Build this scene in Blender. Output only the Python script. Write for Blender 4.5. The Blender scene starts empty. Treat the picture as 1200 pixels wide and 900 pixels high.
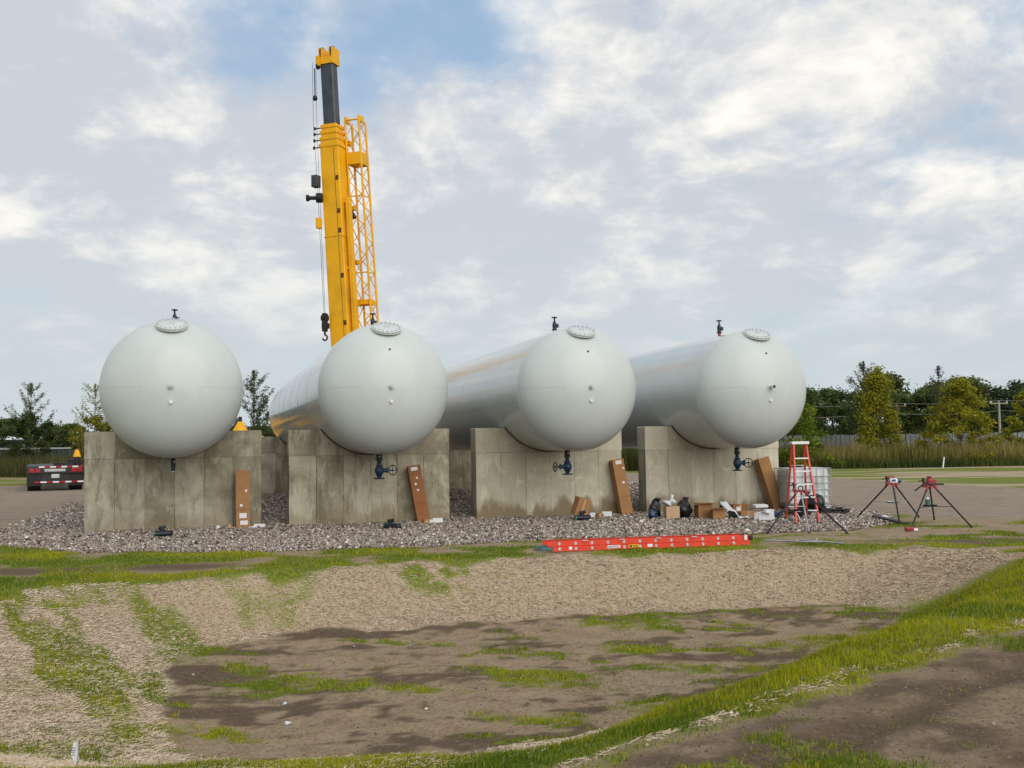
import bpy, bmesh, math, random
import numpy as np
from mathutils import Vector, Matrix, Euler
random.seed(7)
rng = np.random.default_rng(11)
R_ = math.radians
PI = math.pi
S = bpy.context.scene
C = S.collection

# ---------------------------------------------------------------- camera
CAM_H = 1.960
cd = bpy.data.cameras.new('camera'); cam = bpy.data.objects.new('camera', cd); C.objects.link(cam)
cd.sensor_width = 36.0; cd.lens = 1250.65 / 1200 * 36.0; cd.clip_start = 0.1; cd.clip_end = 6000
cam.matrix_world = Matrix.Translation((0, 0, CAM_H)) @ Matrix.Rotation(R_(90 + 3.236), 4, 'X') @ Matrix.Rotation(R_(-0.83), 4, 'Z')
S.camera = cam
S.view_settings.view_transform = 'Standard'; S.view_settings.look = 'None'
S.view_settings.exposure = 0.34; S.view_settings.gamma = 1.0; S.view_settings.use_curve_mapping = False
S.render.engine = 'CYCLES'

# ---------------------------------------------------------------- light
SUN_EL, SUN_AZ = 30, 150          # azimuth clockwise from +Y (the view direction): behind the camera, to the right
sd = bpy.data.lights.new('sun', 'SUN'); sun = bpy.data.objects.new('sun', sd); C.objects.link(sun)
sd.energy = 1.6; sd.angle = R_(60); sd.color = (1.0, 0.95, 0.88)
sdir = Vector((math.sin(R_(SUN_AZ)) * math.cos(R_(SUN_EL)), math.cos(R_(SUN_AZ)) * math.cos(R_(SUN_EL)), math.sin(R_(SUN_EL))))
sun.rotation_euler = sdir.to_track_quat('Z', 'Y').to_euler(); sun.location = (20, -20, 40)

# ---------------------------------------------------------------- node helper
class NT:
    def __init__(s, tree): s.t = tree; s.n = tree.nodes; s.l = tree.links
    def node(s, typ, **kw):
        n = s.n.new(typ)
        for k, v in kw.items():
            if k == 'inp':
                for a, b in v.items():
                    if isinstance(b, bpy.types.NodeSocket): s.l.new(b, n.inputs[a])
                    else: n.inputs[a].default_value = b
            else: setattr(n, k, v)
        return n
    def math(s, op, a, b=0.0, clamp=False):
        n = s.n.new('ShaderNodeMath'); n.operation = op; n.use_clamp = clamp
        for i, v in enumerate((a, b)):
            if isinstance(v, bpy.types.NodeSocket): s.l.new(v, n.inputs[i])
            else: n.inputs[i].default_value = v
        return n.outputs[0]
    def mix(s, f, a, b, mode='MIX'):
        n = s.n.new('ShaderNodeMix'); n.data_type = 'RGBA'; n.blend_type = mode
        for i, v in ((0, f), (6, a), (7, b)):
            if isinstance(v, bpy.types.NodeSocket): s.l.new(v, n.inputs[i])
            elif i == 0: n.inputs[i].default_value = v
            else: n.inputs[i].default_value = (v[0], v[1], v[2], 1)
        return n.outputs[2]
    def noise(s, vec, scale, detail=4, rough=0.55, dist=0.0, out=0):
        n = s.n.new('ShaderNodeTexNoise')
        if vec is not None: s.l.new(vec, n.inputs['Vector'])
        n.inputs['Scale'].default_value = scale; n.inputs['Detail'].default_value = detail
        n.inputs['Roughness'].default_value = rough; n.inputs['Distortion'].default_value = dist
        return n.outputs[out]
    def ramp(s, f, a, b, smooth=True):
        n = s.n.new('ShaderNodeMapRange'); s.l.new(f, n.inputs[0])
        n.inputs[1].default_value = a; n.inputs[2].default_value = b
        if smooth: n.interpolation_type = 'SMOOTHSTEP'
        return n.outputs[0]
    def scale(s, vec, x, y, z):
        n = s.n.new('ShaderNodeVectorMath'); n.operation = 'MULTIPLY'; s.l.new(vec, n.inputs[0]); n.inputs[1].default_value = (x, y, z)
        return n.outputs[0]
    def bump(s, h, strength, dist=0.02):
        n = s.n.new('ShaderNodeBump'); s.l.new(h, n.inputs['Height']); n.inputs['Strength'].default_value = strength; n.inputs['Distance'].default_value = dist
        return n.outputs[0]

# ---------------------------------------------------------------- sky
W = bpy.data.worlds.new('World'); S.world = W; W.use_nodes = True
w = NT(W.node_tree); w.n.clear()
sky = w.node('ShaderNodeTexSky', sky_type='NISHITA', sun_disc=False, sun_elevation=R_(SUN_EL), sun_rotation=R_(SUN_AZ), air_density=1.0, dust_density=1.5, ozone_density=2.0)
tc = w.node('ShaderNodeTexCoord').outputs['Generated']
sx = w.node('ShaderNodeSeparateXYZ', inp={0: tc})
den = w.math('ADD', w.math('MAXIMUM', sx.outputs[2], 0.0), 0.30)
px = w.math('DIVIDE', sx.outputs[0], den); py = w.math('DIVIDE', sx.outputs[1], den)
cp = w.node('ShaderNodeCombineXYZ', inp={0: px, 1: py, 2: 0.37}).outputs[0]
big = w.noise(cp, 0.8, 3, 0.5)
mid = w.noise(w.scale(cp, 1.0, 0.8, 1), 2.5, 10, 0.60, 0.25)
fine = w.noise(cp, 8.0, 7, 0.6, 0.2)
def spot(u, v, r, amp):
    # an opening (amp<0) or a bank (amp>0) of cloud centred on a direction, r = half width in radians
    a, e = math.atan((u - 600) / 1250.0), math.atan((521 - v) / 1250.0)
    d = Vector((math.sin(a) * math.cos(e), math.cos(a) * math.cos(e), math.sin(e)))
    dt = w.node('ShaderNodeVectorMath', operation='DOT_PRODUCT', inp={0: tc, 1: d}).outputs['Value']
    return w.math('MULTIPLY', w.ramp(dt, math.cos(r), 1.0), amp)
cov = w.math('ADD', w.math('MULTIPLY', mid, 0.72), w.math('MULTIPLY', big, 0.2))
cov = w.math('ADD', cov, w.math('MULTIPLY', fine, 0.20))
for a in ((230, 5, .12, -.22), (400, 30, .08, -.11), (490, 50, .10, -.12), (570, 35, .10, -.13), (610, 95, .07, -.09), (700, 15, .07, -.06), (800, 5, .06, -.10), (1010, 215, .08, -.09), (1120, 195, .08, -.09), (780, 175, .05, -.08), (1190, 40, .08, -.08), (960, 20, .05, -.06), (0, 0, .08, .12), (560, 130, .06, .14), (850, 60, .09, .12),
          (80, 60, .14, .10), (500, 120, .07, .10), (700, 60, .12, .10), (1050, 90, .09, .10), (150, 260, .22, .08), (600, 300, .25, .06)):
    cov = w.math('ADD', cov, spot(*a))
f_cloud = w.ramp(cov, 0.33, 0.60)
# thicker cloud is greyer, the sunlit rims are cream
lit = w.noise(w.scale(cp, 1.0, 0.85, 1.0), 3.2, 10, 0.61, 0.3)
litf = w.ramp(w.math('ADD', lit, w.math('MULTIPLY', w.math('SUBTRACT', fine, 0.5), 0.45)), 0.43, 0.72)
ccol = w.mix(litf, (0.49, 0.515, 0.55), (0.86, 0.82, 0.755))
blue = w.mix(w.ramp(sx.outputs[2], 0.0, 0.38), (0.49, 0.57, 0.635), (0.30, 0.425, 0.58))
skycol = w.mix(0.75, w.mix(1.0, sky.outputs[0], (0.10, 0.10, 0.10), 'MULTIPLY'), blue)
low = w.ramp(sx.outputs[2], 0.25, 0.02)
ccol = w.mix(w.math('MULTIPLY', low, 0.92), ccol, (0.475, 0.528, 0.55))
col = w.mix(w.math('MULTIPLY', w.math('MAXIMUM', f_cloud, w.math('MULTIPLY', low, 0.95)), 0.94), skycol, ccol)
col = w.mix(w.ramp(sx.outputs[2], 0.0, -0.03), col, (0.22, 0.2, 0.16))
bg = w.node('ShaderNodeBackground', inp={0: w.mix(1.0, col, (10, 10, 10), 'MULTIPLY'), 1: 0.1})
out = w.node('ShaderNodeOutputWorld'); w.l.new(bg.outputs[0], out.inputs[0])

# ---------------------------------------------------------------- materials
MATS = {}
def mat(name, col, rough=0.6, metal=0.0, var=0.12, scale=6.0, bump=0.0, bscale=40.0, spec=0.5, coat=0.0, dirt=None, attr=False, trans=0.0):
    if name in MATS: return MATS[name]
    m = bpy.data.materials.new(name); m.use_nodes = True
    t = NT(m.node_tree); b = t.n['Principled BSDF']
    co = t.node('ShaderNodeTexCoord').outputs['Object']
    nz = t.noise(co, scale, 5, 0.6)
    c = t.mix(t.ramp(nz, 0.3, 0.7), [v * (1 - var) for v in col], [min(1, v * (1 + var)) for v in col])
    if dirt:
        d = t.noise(co, scale * 0.45, 7, 0.68)
        c = t.mix(t.math('MULTIPLY', t.ramp(d, 0.52, 0.72), dirt[3]), c, dirt[:3])
    if attr:
        a = t.node('ShaderNodeAttribute', attribute_name='tint').outputs['Color']
        c = t.mix(1.0, c, a, 'MULTIPLY')
    t.l.new(c, b.inputs['Base Color'])
    b.inputs['Roughness'].default_value = rough; b.inputs['Metallic'].default_value = metal
    b.inputs['Specular IOR Level'].default_value = spec; b.inputs['Coat Weight'].default_value = coat
    b.inputs['Coat Roughness'].default_value = 0.15
    if bump:
        t.l.new(t.bump(t.noise(co, bscale, 4, 0.6), bump), b.inputs['Normal'])
    if trans:
        tr = t.node('ShaderNodeBsdfTranslucent'); t.l.new(c, tr.inputs[0])
        mx = t.node('ShaderNodeMixShader'); mx.inputs[0].default_value = trans
        t.l.new(b.outputs[0], mx.inputs[1]); t.l.new(tr.outputs[0], mx.inputs[2]); t.l.new(mx.outputs[0], t.n['Material Output'].inputs[0])
    MATS[name] = m
    return m

M_card = mat('cardboard', (0.37, 0.195, 0.085), 0.85, var=0.08, scale=3, spec=0.2)
M_card2 = mat('cardboard_red', (0.29, 0.125, 0.052), 0.85, var=0.08, scale=3, spec=0.2)
M_tape = mat('packing_tape', (0.50, 0.33, 0.19), 0.4, var=0.04)
M_paper = mat('paper_label', (0.75, 0.75, 0.76), 0.7, var=0.04)
M_blackplastic = mat('black_plastic', (0.012, 0.012, 0.014), 0.35, var=0.3)
M_valve = mat('valve_blue', (0.012, 0.04, 0.085), 0.35, 0.0, var=0.35, scale=20)
M_valvedark = mat('valve_dark', (0.012, 0.018, 0.026), 0.45, 0.2, var=0.35, scale=20)
M_yellow = mat('crane_yellow', (0.82, 0.41, 0.003), 0.5, var=0.06, scale=1.2, dirt=(0.22, 0.12, 0.02, 0.4), coat=0.08, spec=0.3)
M_crgrey = mat('boom_grey', (0.045, 0.052, 0.064), 0.45, 0.1, var=0.25, scale=2.0)
M_dark = mat('dark_steel', (0.02, 0.02, 0.023), 0.5, 0.4, var=0.3)
M_steel = mat('bare_steel', (0.45, 0.45, 0.46), 0.35, 0.9, var=0.15, scale=12)
M_alu = mat('aluminium', (0.62, 0.63, 0.64), 0.4, 0.7, var=0.1, scale=12)
M_rubber = mat('rubber', (0.018, 0.018, 0.018), 0.8, var=0.3)
M_orange = mat('fibreglass_orange', (0.72, 0.045, 0.012), 0.4, var=0.08, scale=8)
M_redfib = mat('fibreglass_red', (0.62, 0.055, 0.028), 0.42, var=0.12, scale=8)
M_redpaint = mat('red_paint', (0.28, 0.022, 0.022), 0.4, var=0.2, scale=15)
M_yelsticker = mat('yellow_sticker', (0.75, 0.45, 0.02), 0.5)
M_whiteplastic = mat('white_plastic', (0.62, 0.66, 0.66), 0.45, var=0.08, scale=3, dirt=(0.35, 0.36, 0.33, 0.3))
M_film = mat('clear_film', (0.60, 0.64, 0.66), 0.2, var=0.1, bump=0.6, bscale=25)
M_rust = mat('rusty_pad', (0.10, 0.032, 0.012), 0.85, var=0.4, scale=8)
M_glass = mat('dark_glass', (0.02, 0.025, 0.03), 0.06, var=0.1, coat=0.6)
M_taillight = mat('tail_light_red', (0.38, 0.008, 0.012), 0.2, var=0.1)
M_plate = mat('number_plate', (0.50, 0.56, 0.55), 0.5, var=0.1)
M_green = mat('teal_plastic', (0.05, 0.14, 0.13), 0.5, var=0.2)
M_blueplastic = mat('blue_plastic', (0.015, 0.05, 0.13), 0.35, var=0.3)
M_cabwhite = mat('galvanised', (0.42, 0.43, 0.43), 0.45, 0.6, var=0.15)

def tank_paint(nm, coat, r0, r1):
    m = bpy.data.materials.new(nm); m.use_nodes = True; t = NT(m.node_tree); b = t.n['Principled BSDF']
    co = t.node('ShaderNodeTexCoord').outputs['Object']
    n1 = t.noise(co, 0.7, 5, 0.6); n2 = t.noise(t.scale(co, 5, 5, 0.5), 1.6, 6, 0.7)
    c = t.mix(t.ramp(n1, 0.3, 0.7), (0.535, 0.575, 0.56), (0.575, 0.615, 0.595))
    c = t.mix(t.math('MULTIPLY', t.ramp(n2, 0.56, 0.75), 0.22), c, (0.46, 0.475, 0.445))
    t.l.new(c, b.inputs['Base Color']); t.l.new(t.ramp(n1, 0.2, 0.8), b.inputs['Roughness'])
    rr = t.node('ShaderNodeMapRange'); t.l.new(n2, rr.inputs[0]); rr.inputs[3].default_value = r0; rr.inputs[4].default_value = r1
    t.l.new(rr.outputs[0], b.inputs['Roughness'])
    b.inputs['Specular IOR Level'].default_value = 0.5
    b.inputs['Coat Weight'].default_value = coat; b.inputs['Coat Roughness'].default_value = 0.09
    # plates roll slightly out of true: broad soft waviness
    t.l.new(t.bump(t.noise(t.scale(co, 1, 1.6, 1), 1.1, 3, 0.5), 0.16, 0.05), b.inputs['Normal'])
    t.l.new(b.inputs['Normal'].links[0].from_socket, b.inputs['Coat Normal'])
    return m
M_tank = tank_paint('tank_paint_gloss', 0.55, 0.25, 0.40); M_head = tank_paint('tank_paint_satin', 0.22, 0.40, 0.58)

def concrete(name, base, light, brown, seed, bands=6, patch=0.5):
    m = bpy.data.materials.new(name); m.use_nodes = True; t = NT(m.node_tree); b = t.n['Principled BSDF']
    co = t.node('ShaderNodeTexCoord').outputs['Object']
    mp = t.node('ShaderNodeMapping', inp={0: co, 1: (seed, seed * 1.7, seed * .3)}).outputs[0]
    s = t.node('ShaderNodeSeparateXYZ', inp={0: co})
    # one tone per formwork panel, 0.685 m wide
    u = t.math('DIVIDE', t.math('ADD', s.outputs[0], 2.057), 0.6857)
    cell = t.math('ADD', t.math('FLOOR', u), t.math('MULTIPLY', t.math('GREATER_THAN', s.outputs[2], 1.748), 17.0))
    wn = t.node('ShaderNodeTexWhiteNoise', noise_dimensions='1D', inp={1: t.math('ADD', cell, seed)}).outputs[0]
    n1 = t.noise(mp, 1.3, 8, 0.66, 0.6); n2 = t.noise(t.scale(mp, 3.0, 3.0, 0.7), 1.6, 8, 0.72)
    n3 = t.noise(mp, 9, 8, 0.7)
    c = t.mix(t.ramp(t.math('ADD', t.math('MULTIPLY', n1, 0.75), t.math('MULTIPLY', wn, 0.25)), 0.36, 0.66), base, light)
    c = t.mix(t.math('MULTIPLY', t.ramp(n2, 0.50, 0.64), patch), c, [v * 0.62 for v in base])
    c = t.mix(t.math('MULTIPLY', t.ramp(t.noise(t.scale(mp, 1.6, 1.6, 0.8), 1.9, 9, 0.75, 1.2), 0.54, 0.64), 0.5), c, [min(1, v * 1.22) for v in light])
    c = t.mix(t.math('MULTIPLY', t.ramp(n3, 0.55, 0.75), 0.35), c, [min(1, v * 1.3) for v in light])
    c = t.mix(t.math('MULTIPLY', t.ramp(n3, 0.42, 0.30), 0.35), c, [v * 0.6 for v in base])
    dr = t.noise(t.scale(mp, 7.0, 7.0, 0.45), 2.0, 6, 0.7)
    c = t.mix(t.math('MULTIPLY', t.math('MULTIPLY', t.ramp(dr, 0.56, 0.70), t.ramp(n1, 0.35, 0.6)), 0.45), c, [v * 0.5 for v in base])
    # brown splash-back stain with a ragged top edge
    hz = t.math('ADD', s.outputs[2], t.math('MULTIPLY', t.noise(t.scale(mp, 1, 1, 0.3), 2.1, 5, 0.6), -1.5))
    c = t.mix(t.math('MULTIPLY', t.ramp(hz, -0.25, -0.60), brown), c, (0.20, 0.135, 0.062))
    fr = t.math('FRACT', u); dl = t.math('MINIMUM', fr, t.math('SUBTRACT', 1.0, fr))
    below = t.math('LESS_THAN', s.outputs[2], 1.74)
    line = t.math('MULTIPLY', t.ramp(dl, 0.016, 0.004), t.math('ADD', t.math('MULTIPLY', below, 0.85), 0.15))
    c = t.mix(t.math('MULTIPLY', line, t.ramp(n2, 0.35, 0.6)), c, [v * 0.5 for v in base])
    t.l.new(c, b.inputs['Base Color']); b.inputs['Roughness'].default_value = 0.88; b.inputs['Specular IOR Level'].default_value = 0.25
    h = t.math('SUBTRACT', t.math('ADD', t.math('MULTIPLY', n3, 0.5), t.math('MULTIPLY', n1, 0.5)), t.math('MULTIPLY', line, 0.9))
    t.l.new(t.bump(h, 0.55, 0.02), b.inputs['Normal'])
    return m
M_con = [concrete('concrete_a', (0.265, 0.238, 0.165), (0.50, 0.46, 0.36), 0.35, 3.1, patch=0.6),
         concrete('concrete_b', (0.28, 0.25, 0.175), (0.55, 0.505, 0.385), 0.45, 11.7, patch=0.6),
         concrete('concrete_c', (0.47, 0.43, 0.32), (0.62, 0.58, 0.45), 0.8, 21.3, patch=0.25),
         concrete('concrete_d', (0.48, 0.44, 0.33), (0.63, 0.59, 0.46), 0.7, 31.9, patch=0.22)]

def ground_material():
    m = bpy.data.materials.new('ground_cover'); m.use_nodes = True; t = NT(m.node_tree); b = t.n['Principled BSDF']
    geo = t.node('ShaderNodeNewGeometry').outputs['Position']
    A = lambda n: t.node('ShaderNodeAttribute', attribute_name=n).outputs['Fac']
    n_s = t.noise(geo, 18, 8, 0.7); n_m = t.noise(geo, 2.2, 8, 0.65, 0.4); n_f = t.noise(geo, 70, 5, 0.7)
    def sharpen(a, k=0.28):
        v = t.math('ADD', a, t.math('MULTIPLY', t.math('SUBTRACT', n_s, 0.5), 1.5))
        return t.ramp(v, 0.5 - k, 0.5 + k)
    # bare earth
    dirt = t.mix(t.ramp(n_m, 0.3, 0.7), (0.185, 0.126, 0.072), (0.325, 0.242, 0.152))
    dirt = t.mix(t.ramp(n_s, 0.35, 0.7), dirt, (0.37, 0.285, 0.19))
    dirt = t.mix(t.math('MULTIPLY', t.ramp(n_f, 0.62, 0.74), 0.6), dirt, (0.34, 0.29, 0.235))
    dirt = t.mix(t.math('MULTIPLY', sharpen(A('damp')), 0.85), dirt, t.mix(t.ramp(n_s, 0.3, 0.7), (0.060, 0.040, 0.025), (0.125, 0.085, 0.055)))
    # packed gravel road
    road = t.mix(t.ramp(n_m, 0.3, 0.75), (0.255, 0.195, 0.145), (0.35, 0.28, 0.222))
    road = t.mix(t.math('MULTIPLY', t.ramp(n_s, 0.5, 0.72), 0.4), road, (0.36, 0.30, 0.255))
    rut = t.noise(t.scale(geo, 0.16, 1.1, 1), 1.5, 6, 0.6, 0.4)
    road = t.mix(t.math('MULTIPLY', t.ramp(rut, 0.50, 0.66), 0.5), road, (0.20, 0.148, 0.108))
    c = t.mix(A('road'), dirt, road)
    # crushed stone between the loose stones
    vor = t.node('ShaderNodeTexVoronoi', inp={0: geo, 'Scale': 17.0})
    stone = t.mix(t.ramp(t.node('ShaderNodeSeparateColor', inp={0: vor.outputs['Color']}).outputs[0], 0.1, 0.9), (0.10, 0.078, 0.06), (0.30, 0.25, 0.21))
    stone = t.mix(t.ramp(vor.outputs['Distance'], 0.25, 0.6), stone, (0.035, 0.027, 0.022))
    c = t.mix(sharpen(A('gravel'), 0.2), c, stone)
    # straw blanket
    wv = t.noise(t.scale(geo, 1.0, 4.0, 1.0), 16, 7, 0.75, 1.6); wv2 = t.noise(t.scale(geo, 4.0, 1.0, 1.0), 13, 7, 0.75, 1.6)
    fib = t.math('MULTIPLY', t.math('ADD', wv, wv2), 0.5)
    straw = t.mix(t.ramp(fib, 0.40, 0.60), (0.29, 0.215, 0.14), (0.53, 0.43, 0.30))
    c = t.mix(sharpen(A('straw')), c, straw)
    # turf between the blades
    turf = t.mix(t.ramp(n_s, 0.35, 0.68), (0.075, 0.11, 0.009), (0.20, 0.255, 0.02))
    turf = t.mix(t.math('MULTIPLY', t.ramp(n_m, 0.45, 0.7), 0.35), turf, (0.24, 0.24, 0.05))
    c = t.mix(t.math('MULTIPLY', sharpen(A('grass')), 0.92), c, turf)
    t.l.new(c, b.inputs['Base Color']); b.inputs['Roughness'].default_value = 0.95; b.inputs['Specular IOR Level'].default_value = 0.15
    h = t.math('ADD', t.math('MULTIPLY', n_s, 0.7), t.math('MULTIPLY', n_f, 0.3))
    t.l.new(t.bump(h, 0.8, 0.035), b.inputs['Normal'])
    return m
M_ground = ground_material()
M_stone = mat('loose_stone', (1, 1, 1), 0.9, var=0.10, scale=20, attr=True, spec=0.2)
M_blade = mat('grass_blade', (1, 1, 1), 0.6, var=0.10, scale=3, attr=True, spec=0.25, trans=0.3)
M_strand = mat('straw_strand', (1, 1, 1), 0.8, var=0.10, scale=3, attr=True, spec=0.2)
M_leaf = mat('leaf', (1, 1, 1), 0.6, var=0.2, scale=0.6, attr=True, spec=0.25, trans=0.4)
M_bark = mat('bark', (0.10, 0.075, 0.055), 0.9, var=0.3, scale=4, bump=0.5, bscale=20)
M_fence = mat('weathered_boards', (0.20, 0.21, 0.21), 0.85, var=0.25, scale=0.8, dirt=(0.10, 0.10, 0.09, 0.5))

# ---------------------------------------------------------------- mesh builder
class MB:
    def __init__(s): s.v = []; s.f = []; s.sm = []
    def add(s, vs, fs, smooth=False, M=None):
        o = len(s.v)
        s.v += [tuple(M @ Vector(v)) if M else tuple(v) for v in vs]
        s.f += [tuple(i + o for i in f) for f in fs]; s.sm += [smooth] * len(fs)
        return s
    def box(s, c, d, M=None, bev=0.0):
        x, y, z = [a / 2 for a in d]
        if bev <= 0:
            vs = [(c[0] + i * x, c[1] + j * y, c[2] + k * z) for i in (-1, 1) for j in (-1, 1) for k in (-1, 1)]
            return s.add(vs, [(0, 1, 3, 2), (4, 6, 7, 5), (0, 4, 5, 1), (2, 3, 7, 6), (0, 2, 6, 4), (1, 5, 7, 3)], False, M)
        bm = bmesh.new(); bmesh.ops.create_cube(bm, size=1.0)
        for v in bm.verts: v.co = Vector((v.co.x * d[0] + c[0], v.co.y * d[1] + c[1], v.co.z * d[2] + c[2]))
        bmesh.ops.bevel(bm, geom=list(bm.edges), offset=bev, segments=2, affect='EDGES', profile=0.5)
        bm.verts.index_update()
        s.add([v.co[:] for v in bm.verts], [[v.index for v in f.verts] for f in bm.faces], False, M); bm.free()
        return s
    def tube(s, p0, p1, r0, r1=None, n=12, caps=True, smooth=True, M=None):
        r1 = r0 if r1 is None else r1
        p0, p1 = Vector(p0), Vector(p1); d = (p1 - p0).normalized()
        a = d.orthogonal().normalized(); b = d.cross(a)
        vs = []
        for p, r in ((p0, r0), (p1, r1)):
            vs += [p + a * (r * math.cos(2 * PI * i / n)) + b * (r * math.sin(2 * PI * i / n)) for i in range(n)]
        s.add(vs, [(i, (i + 1) % n, n + (i + 1) % n, n + i) for i in range(n)], smooth, M)
        if caps:
            s.add(vs, [tuple(range(n))[::-1], tuple(range(n, 2 * n))], False, M)
        return s
    def bar(s, p0, p1, wd, th, up=(0, 0, 1), M=None):
        p0, p1 = Vector(p0), Vector(p1); d = p1 - p0; L = d.length; d.normalize()
        u = Vector(up)
        if abs(d.dot(u)) > 0.98: u = Vector((0, 1, 0))
        a = d.cross(u).normalized(); b = a.cross(d)
        vs = [p + a * (i * wd / 2) + b * (j * th / 2) for p in (p0, p1) for i, j in ((-1, -1), (1, -1), (1, 1), (-1, 1))]
        return s.add(vs, [(3, 2, 1, 0), (4, 5, 6, 7), (0, 1, 5, 4), (1, 2, 6, 5), (2, 3, 7, 6), (3, 0, 4, 7)], False, M)
    def path(s, pts, r, n=8, M=None):
        for a, b in zip(pts[:-1], pts[1:]): s.tube(a, b, r, r, n, True, True, M)
        return s
    def torus(s, c, R, r, n=28, m=8, M=None, arc=(0, 2 * PI)):
        full = abs(arc[1] - arc[0] - 2 * PI) < 1e-6; k = n if full else n + 1
        vs = []
        for i in range(k):
            a = arc[0] + (arc[1] - arc[0]) * i / n
            for j in range(m):
                b = 2 * PI * j / m
                vs.append((c[0] + (R + r * math.cos(b)) * math.cos(a), c[1] + (R + r * math.cos(b)) * math.sin(a), c[2] + r * math.sin(b)))
        fs = [(i * m + j, ((i + 1) % k) * m + j, ((i + 1) % k) * m + (j + 1) % m, i * m + (j + 1) % m) for i in range(n) for j in range(m)]
        return s.add(vs, fs, True, M)
    def lathe(s, prof, n=32, M=None, smooth=True):   # profile (r, z) about z
        vs = [(r * math.cos(2 * PI * i / n), r * math.sin(2 * PI * i / n), z) for r, z in prof for i in range(n)]
        fs = [(k * n + i, k * n + (i + 1) % n, (k + 1) * n + (i + 1) % n, (k + 1) * n + i) for k in range(len(prof) - 1) for i in range(n)]
        return s.add(vs, fs, smooth, M)
    def prism(s, poly, y0, y1, M=None):              # polygon in x,z extruded along y
        n = len(poly)
        vs = [(x, y0, z) for x, z in poly] + [(x, y1, z) for x, z in poly]
        fs = [tuple(range(n)), tuple(range(n, 2 * n))[::-1]] + [(i, n + i, n + (i + 1) % n, (i + 1) % n) for i in range(n)]
        return s.add(vs, fs, False, M)
    def blob(s, c, r, seed=0, sub=2, jit=0.25, M=None):
        bm = bmesh.new(); bmesh.ops.create_icosphere(bm, subdivisions=sub, radius=1.0); rr = random.Random(seed)
        ph = [(rr.uniform(-3, 3), rr.uniform(-3, 3), rr.uniform(-3, 3), rr.uniform(0, 6)) for _ in range(4)]
        for v in bm.verts:
            k = 1 + jit * sum(math.sin(v.co.x * a * 1.6 + v.co.y * b * 1.6 + v.co.z * g * 1.6 + d) for a, b, g, d in ph) / 2
            v.co = Vector((v.co.x * r[0] * k + c[0], v.co.y * r[1] * k + c[1], max(v.co.z * r[2] * k + c[2], c[2] - r[2])))
        bm.verts.index_update()
        s.add([v.co[:] for v in bm.verts], [[v.index for v in f.verts] for f in bm.faces], True, M); bm.free()
        return s
    def build(s, name, m, parent=None, loc=None, rot=None):
        me = bpy.data.meshes.new(name); me.from_pydata(s.v, [], s.f)
        me.polygons.foreach_set('use_smooth', s.sm)
        me.materials.append(m)
        bm = bmesh.new(); bm.from_mesh(me); bmesh.ops.recalc_face_normals(bm, faces=list(bm.faces)); bm.to_mesh(me); bm.free()
        o = bpy.data.objects.new(name, me); C.objects.link(o)
        if parent: o.parent = parent
        if loc: o.location = loc
        if rot: o.rotation_euler = rot
        return o
def tag(o, label=None, cat=None, group=None, kind=None):
    if label: o['label'] = label
    if cat: o['category'] = cat
    if group: o['group'] = group
    if kind: o['kind'] = kind
    return o
def thing(name, label, cat, loc=(0, 0, 0), rot=(0, 0, 0), group=None):
    o = bpy.data.objects.new(name, None); C.objects.link(o); o.location = loc; o.rotation_euler = rot; o.empty_display_size = 0.2
    return tag(o, label, cat, group)
def copy_tree(o, parent=None):
    c = o.copy(); C.objects.link(c); c.parent = parent
    for ch in list(o.children): copy_tree(ch, c)
    return c
def npmesh(name, V, F, m, cols=None, smooth=False):
    """V (n,3), F (k,3 or 4) arrays, cols (n,3) linear colours"""
    me = bpy.data.meshes.new(name); k = F.shape[1]
    me.vertices.add(len(V)); me.vertices.foreach_set('co', V.astype(np.float32).ravel())
    me.loops.add(F.size); me.loops.foreach_set('vertex_index', F.astype(np.int32).ravel())
    me.polygons.add(len(F)); me.polygons.foreach_set('loop_start', np.arange(0, F.size, k, dtype=np.int32))
    if smooth: me.polygons.foreach_set('use_smooth', np.ones(len(F), bool))
    if cols is not None:
        a = me.color_attributes.new('tint', 'FLOAT_COLOR', 'POINT')
        a.data.foreach_set('color', np.concatenate([cols, np.ones((len(cols), 1))], 1).astype(np.float32).ravel())
    me.materials.append(m); me.update(calc_edges=True)
    o = bpy.data.objects.new(name, me); C.objects.link(o)
    return o

# ---------------------------------------------------------------- terrain
def vnoise(x, y, s, seed=0):
    x = x * s + seed * 17.3; y = y * s - seed * 9.1
    xi, yi = np.floor(x), np.floor(y); xf, yf = x - xi, y - yi
    def h(a, b):
        v = np.sin(a * 127.1 + b * 311.7 + seed * 13.7) * 43758.5453
        return v - np.floor(v)
    u, v = xf * xf * (3 - 2 * xf), yf * yf * (3 - 2 * yf)
    return (h(xi, yi) * (1 - u) + h(xi + 1, yi) * u) * (1 - v) + (h(xi, yi + 1) * (1 - u) + h(xi + 1, yi + 1) * u) * v
def fbm(x, y, s, seed=0, o=4, g=0.55):
    t = 0; a = 1; n = 0
    for k in range(o):
        t = t + a * vnoise(x, y, s * 2 ** k, seed + k * 3); n += a; a *= g
    return t / n
def sdist(x, y, poly):   # signed distance, positive inside
    x = np.asarray(x, float); y = np.asarray(y, float); d = np.full(x.shape, 1e9); ins = np.zeros(x.shape, bool)
    n = len(poly)
    for i in range(n):
        x0, y0 = poly[i]; x1, y1 = poly[(i + 1) % n]
        ex, ey = x1 - x0, y1 - y0; L = ex * ex + ey * ey
        t = np.clip(((x - x0) * ex + (y - y0) * ey) / L, 0, 1)
        d = np.minimum(d, np.hypot(x - x0 - t * ex, y - y0 - t * ey))
        c = ((y0 > y) != (y1 > y)) & (x < ex * (y - y0) / (ey if ey else 1e-9) + x0)
        ins ^= c
    return np.where(ins, d, -d)
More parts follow.
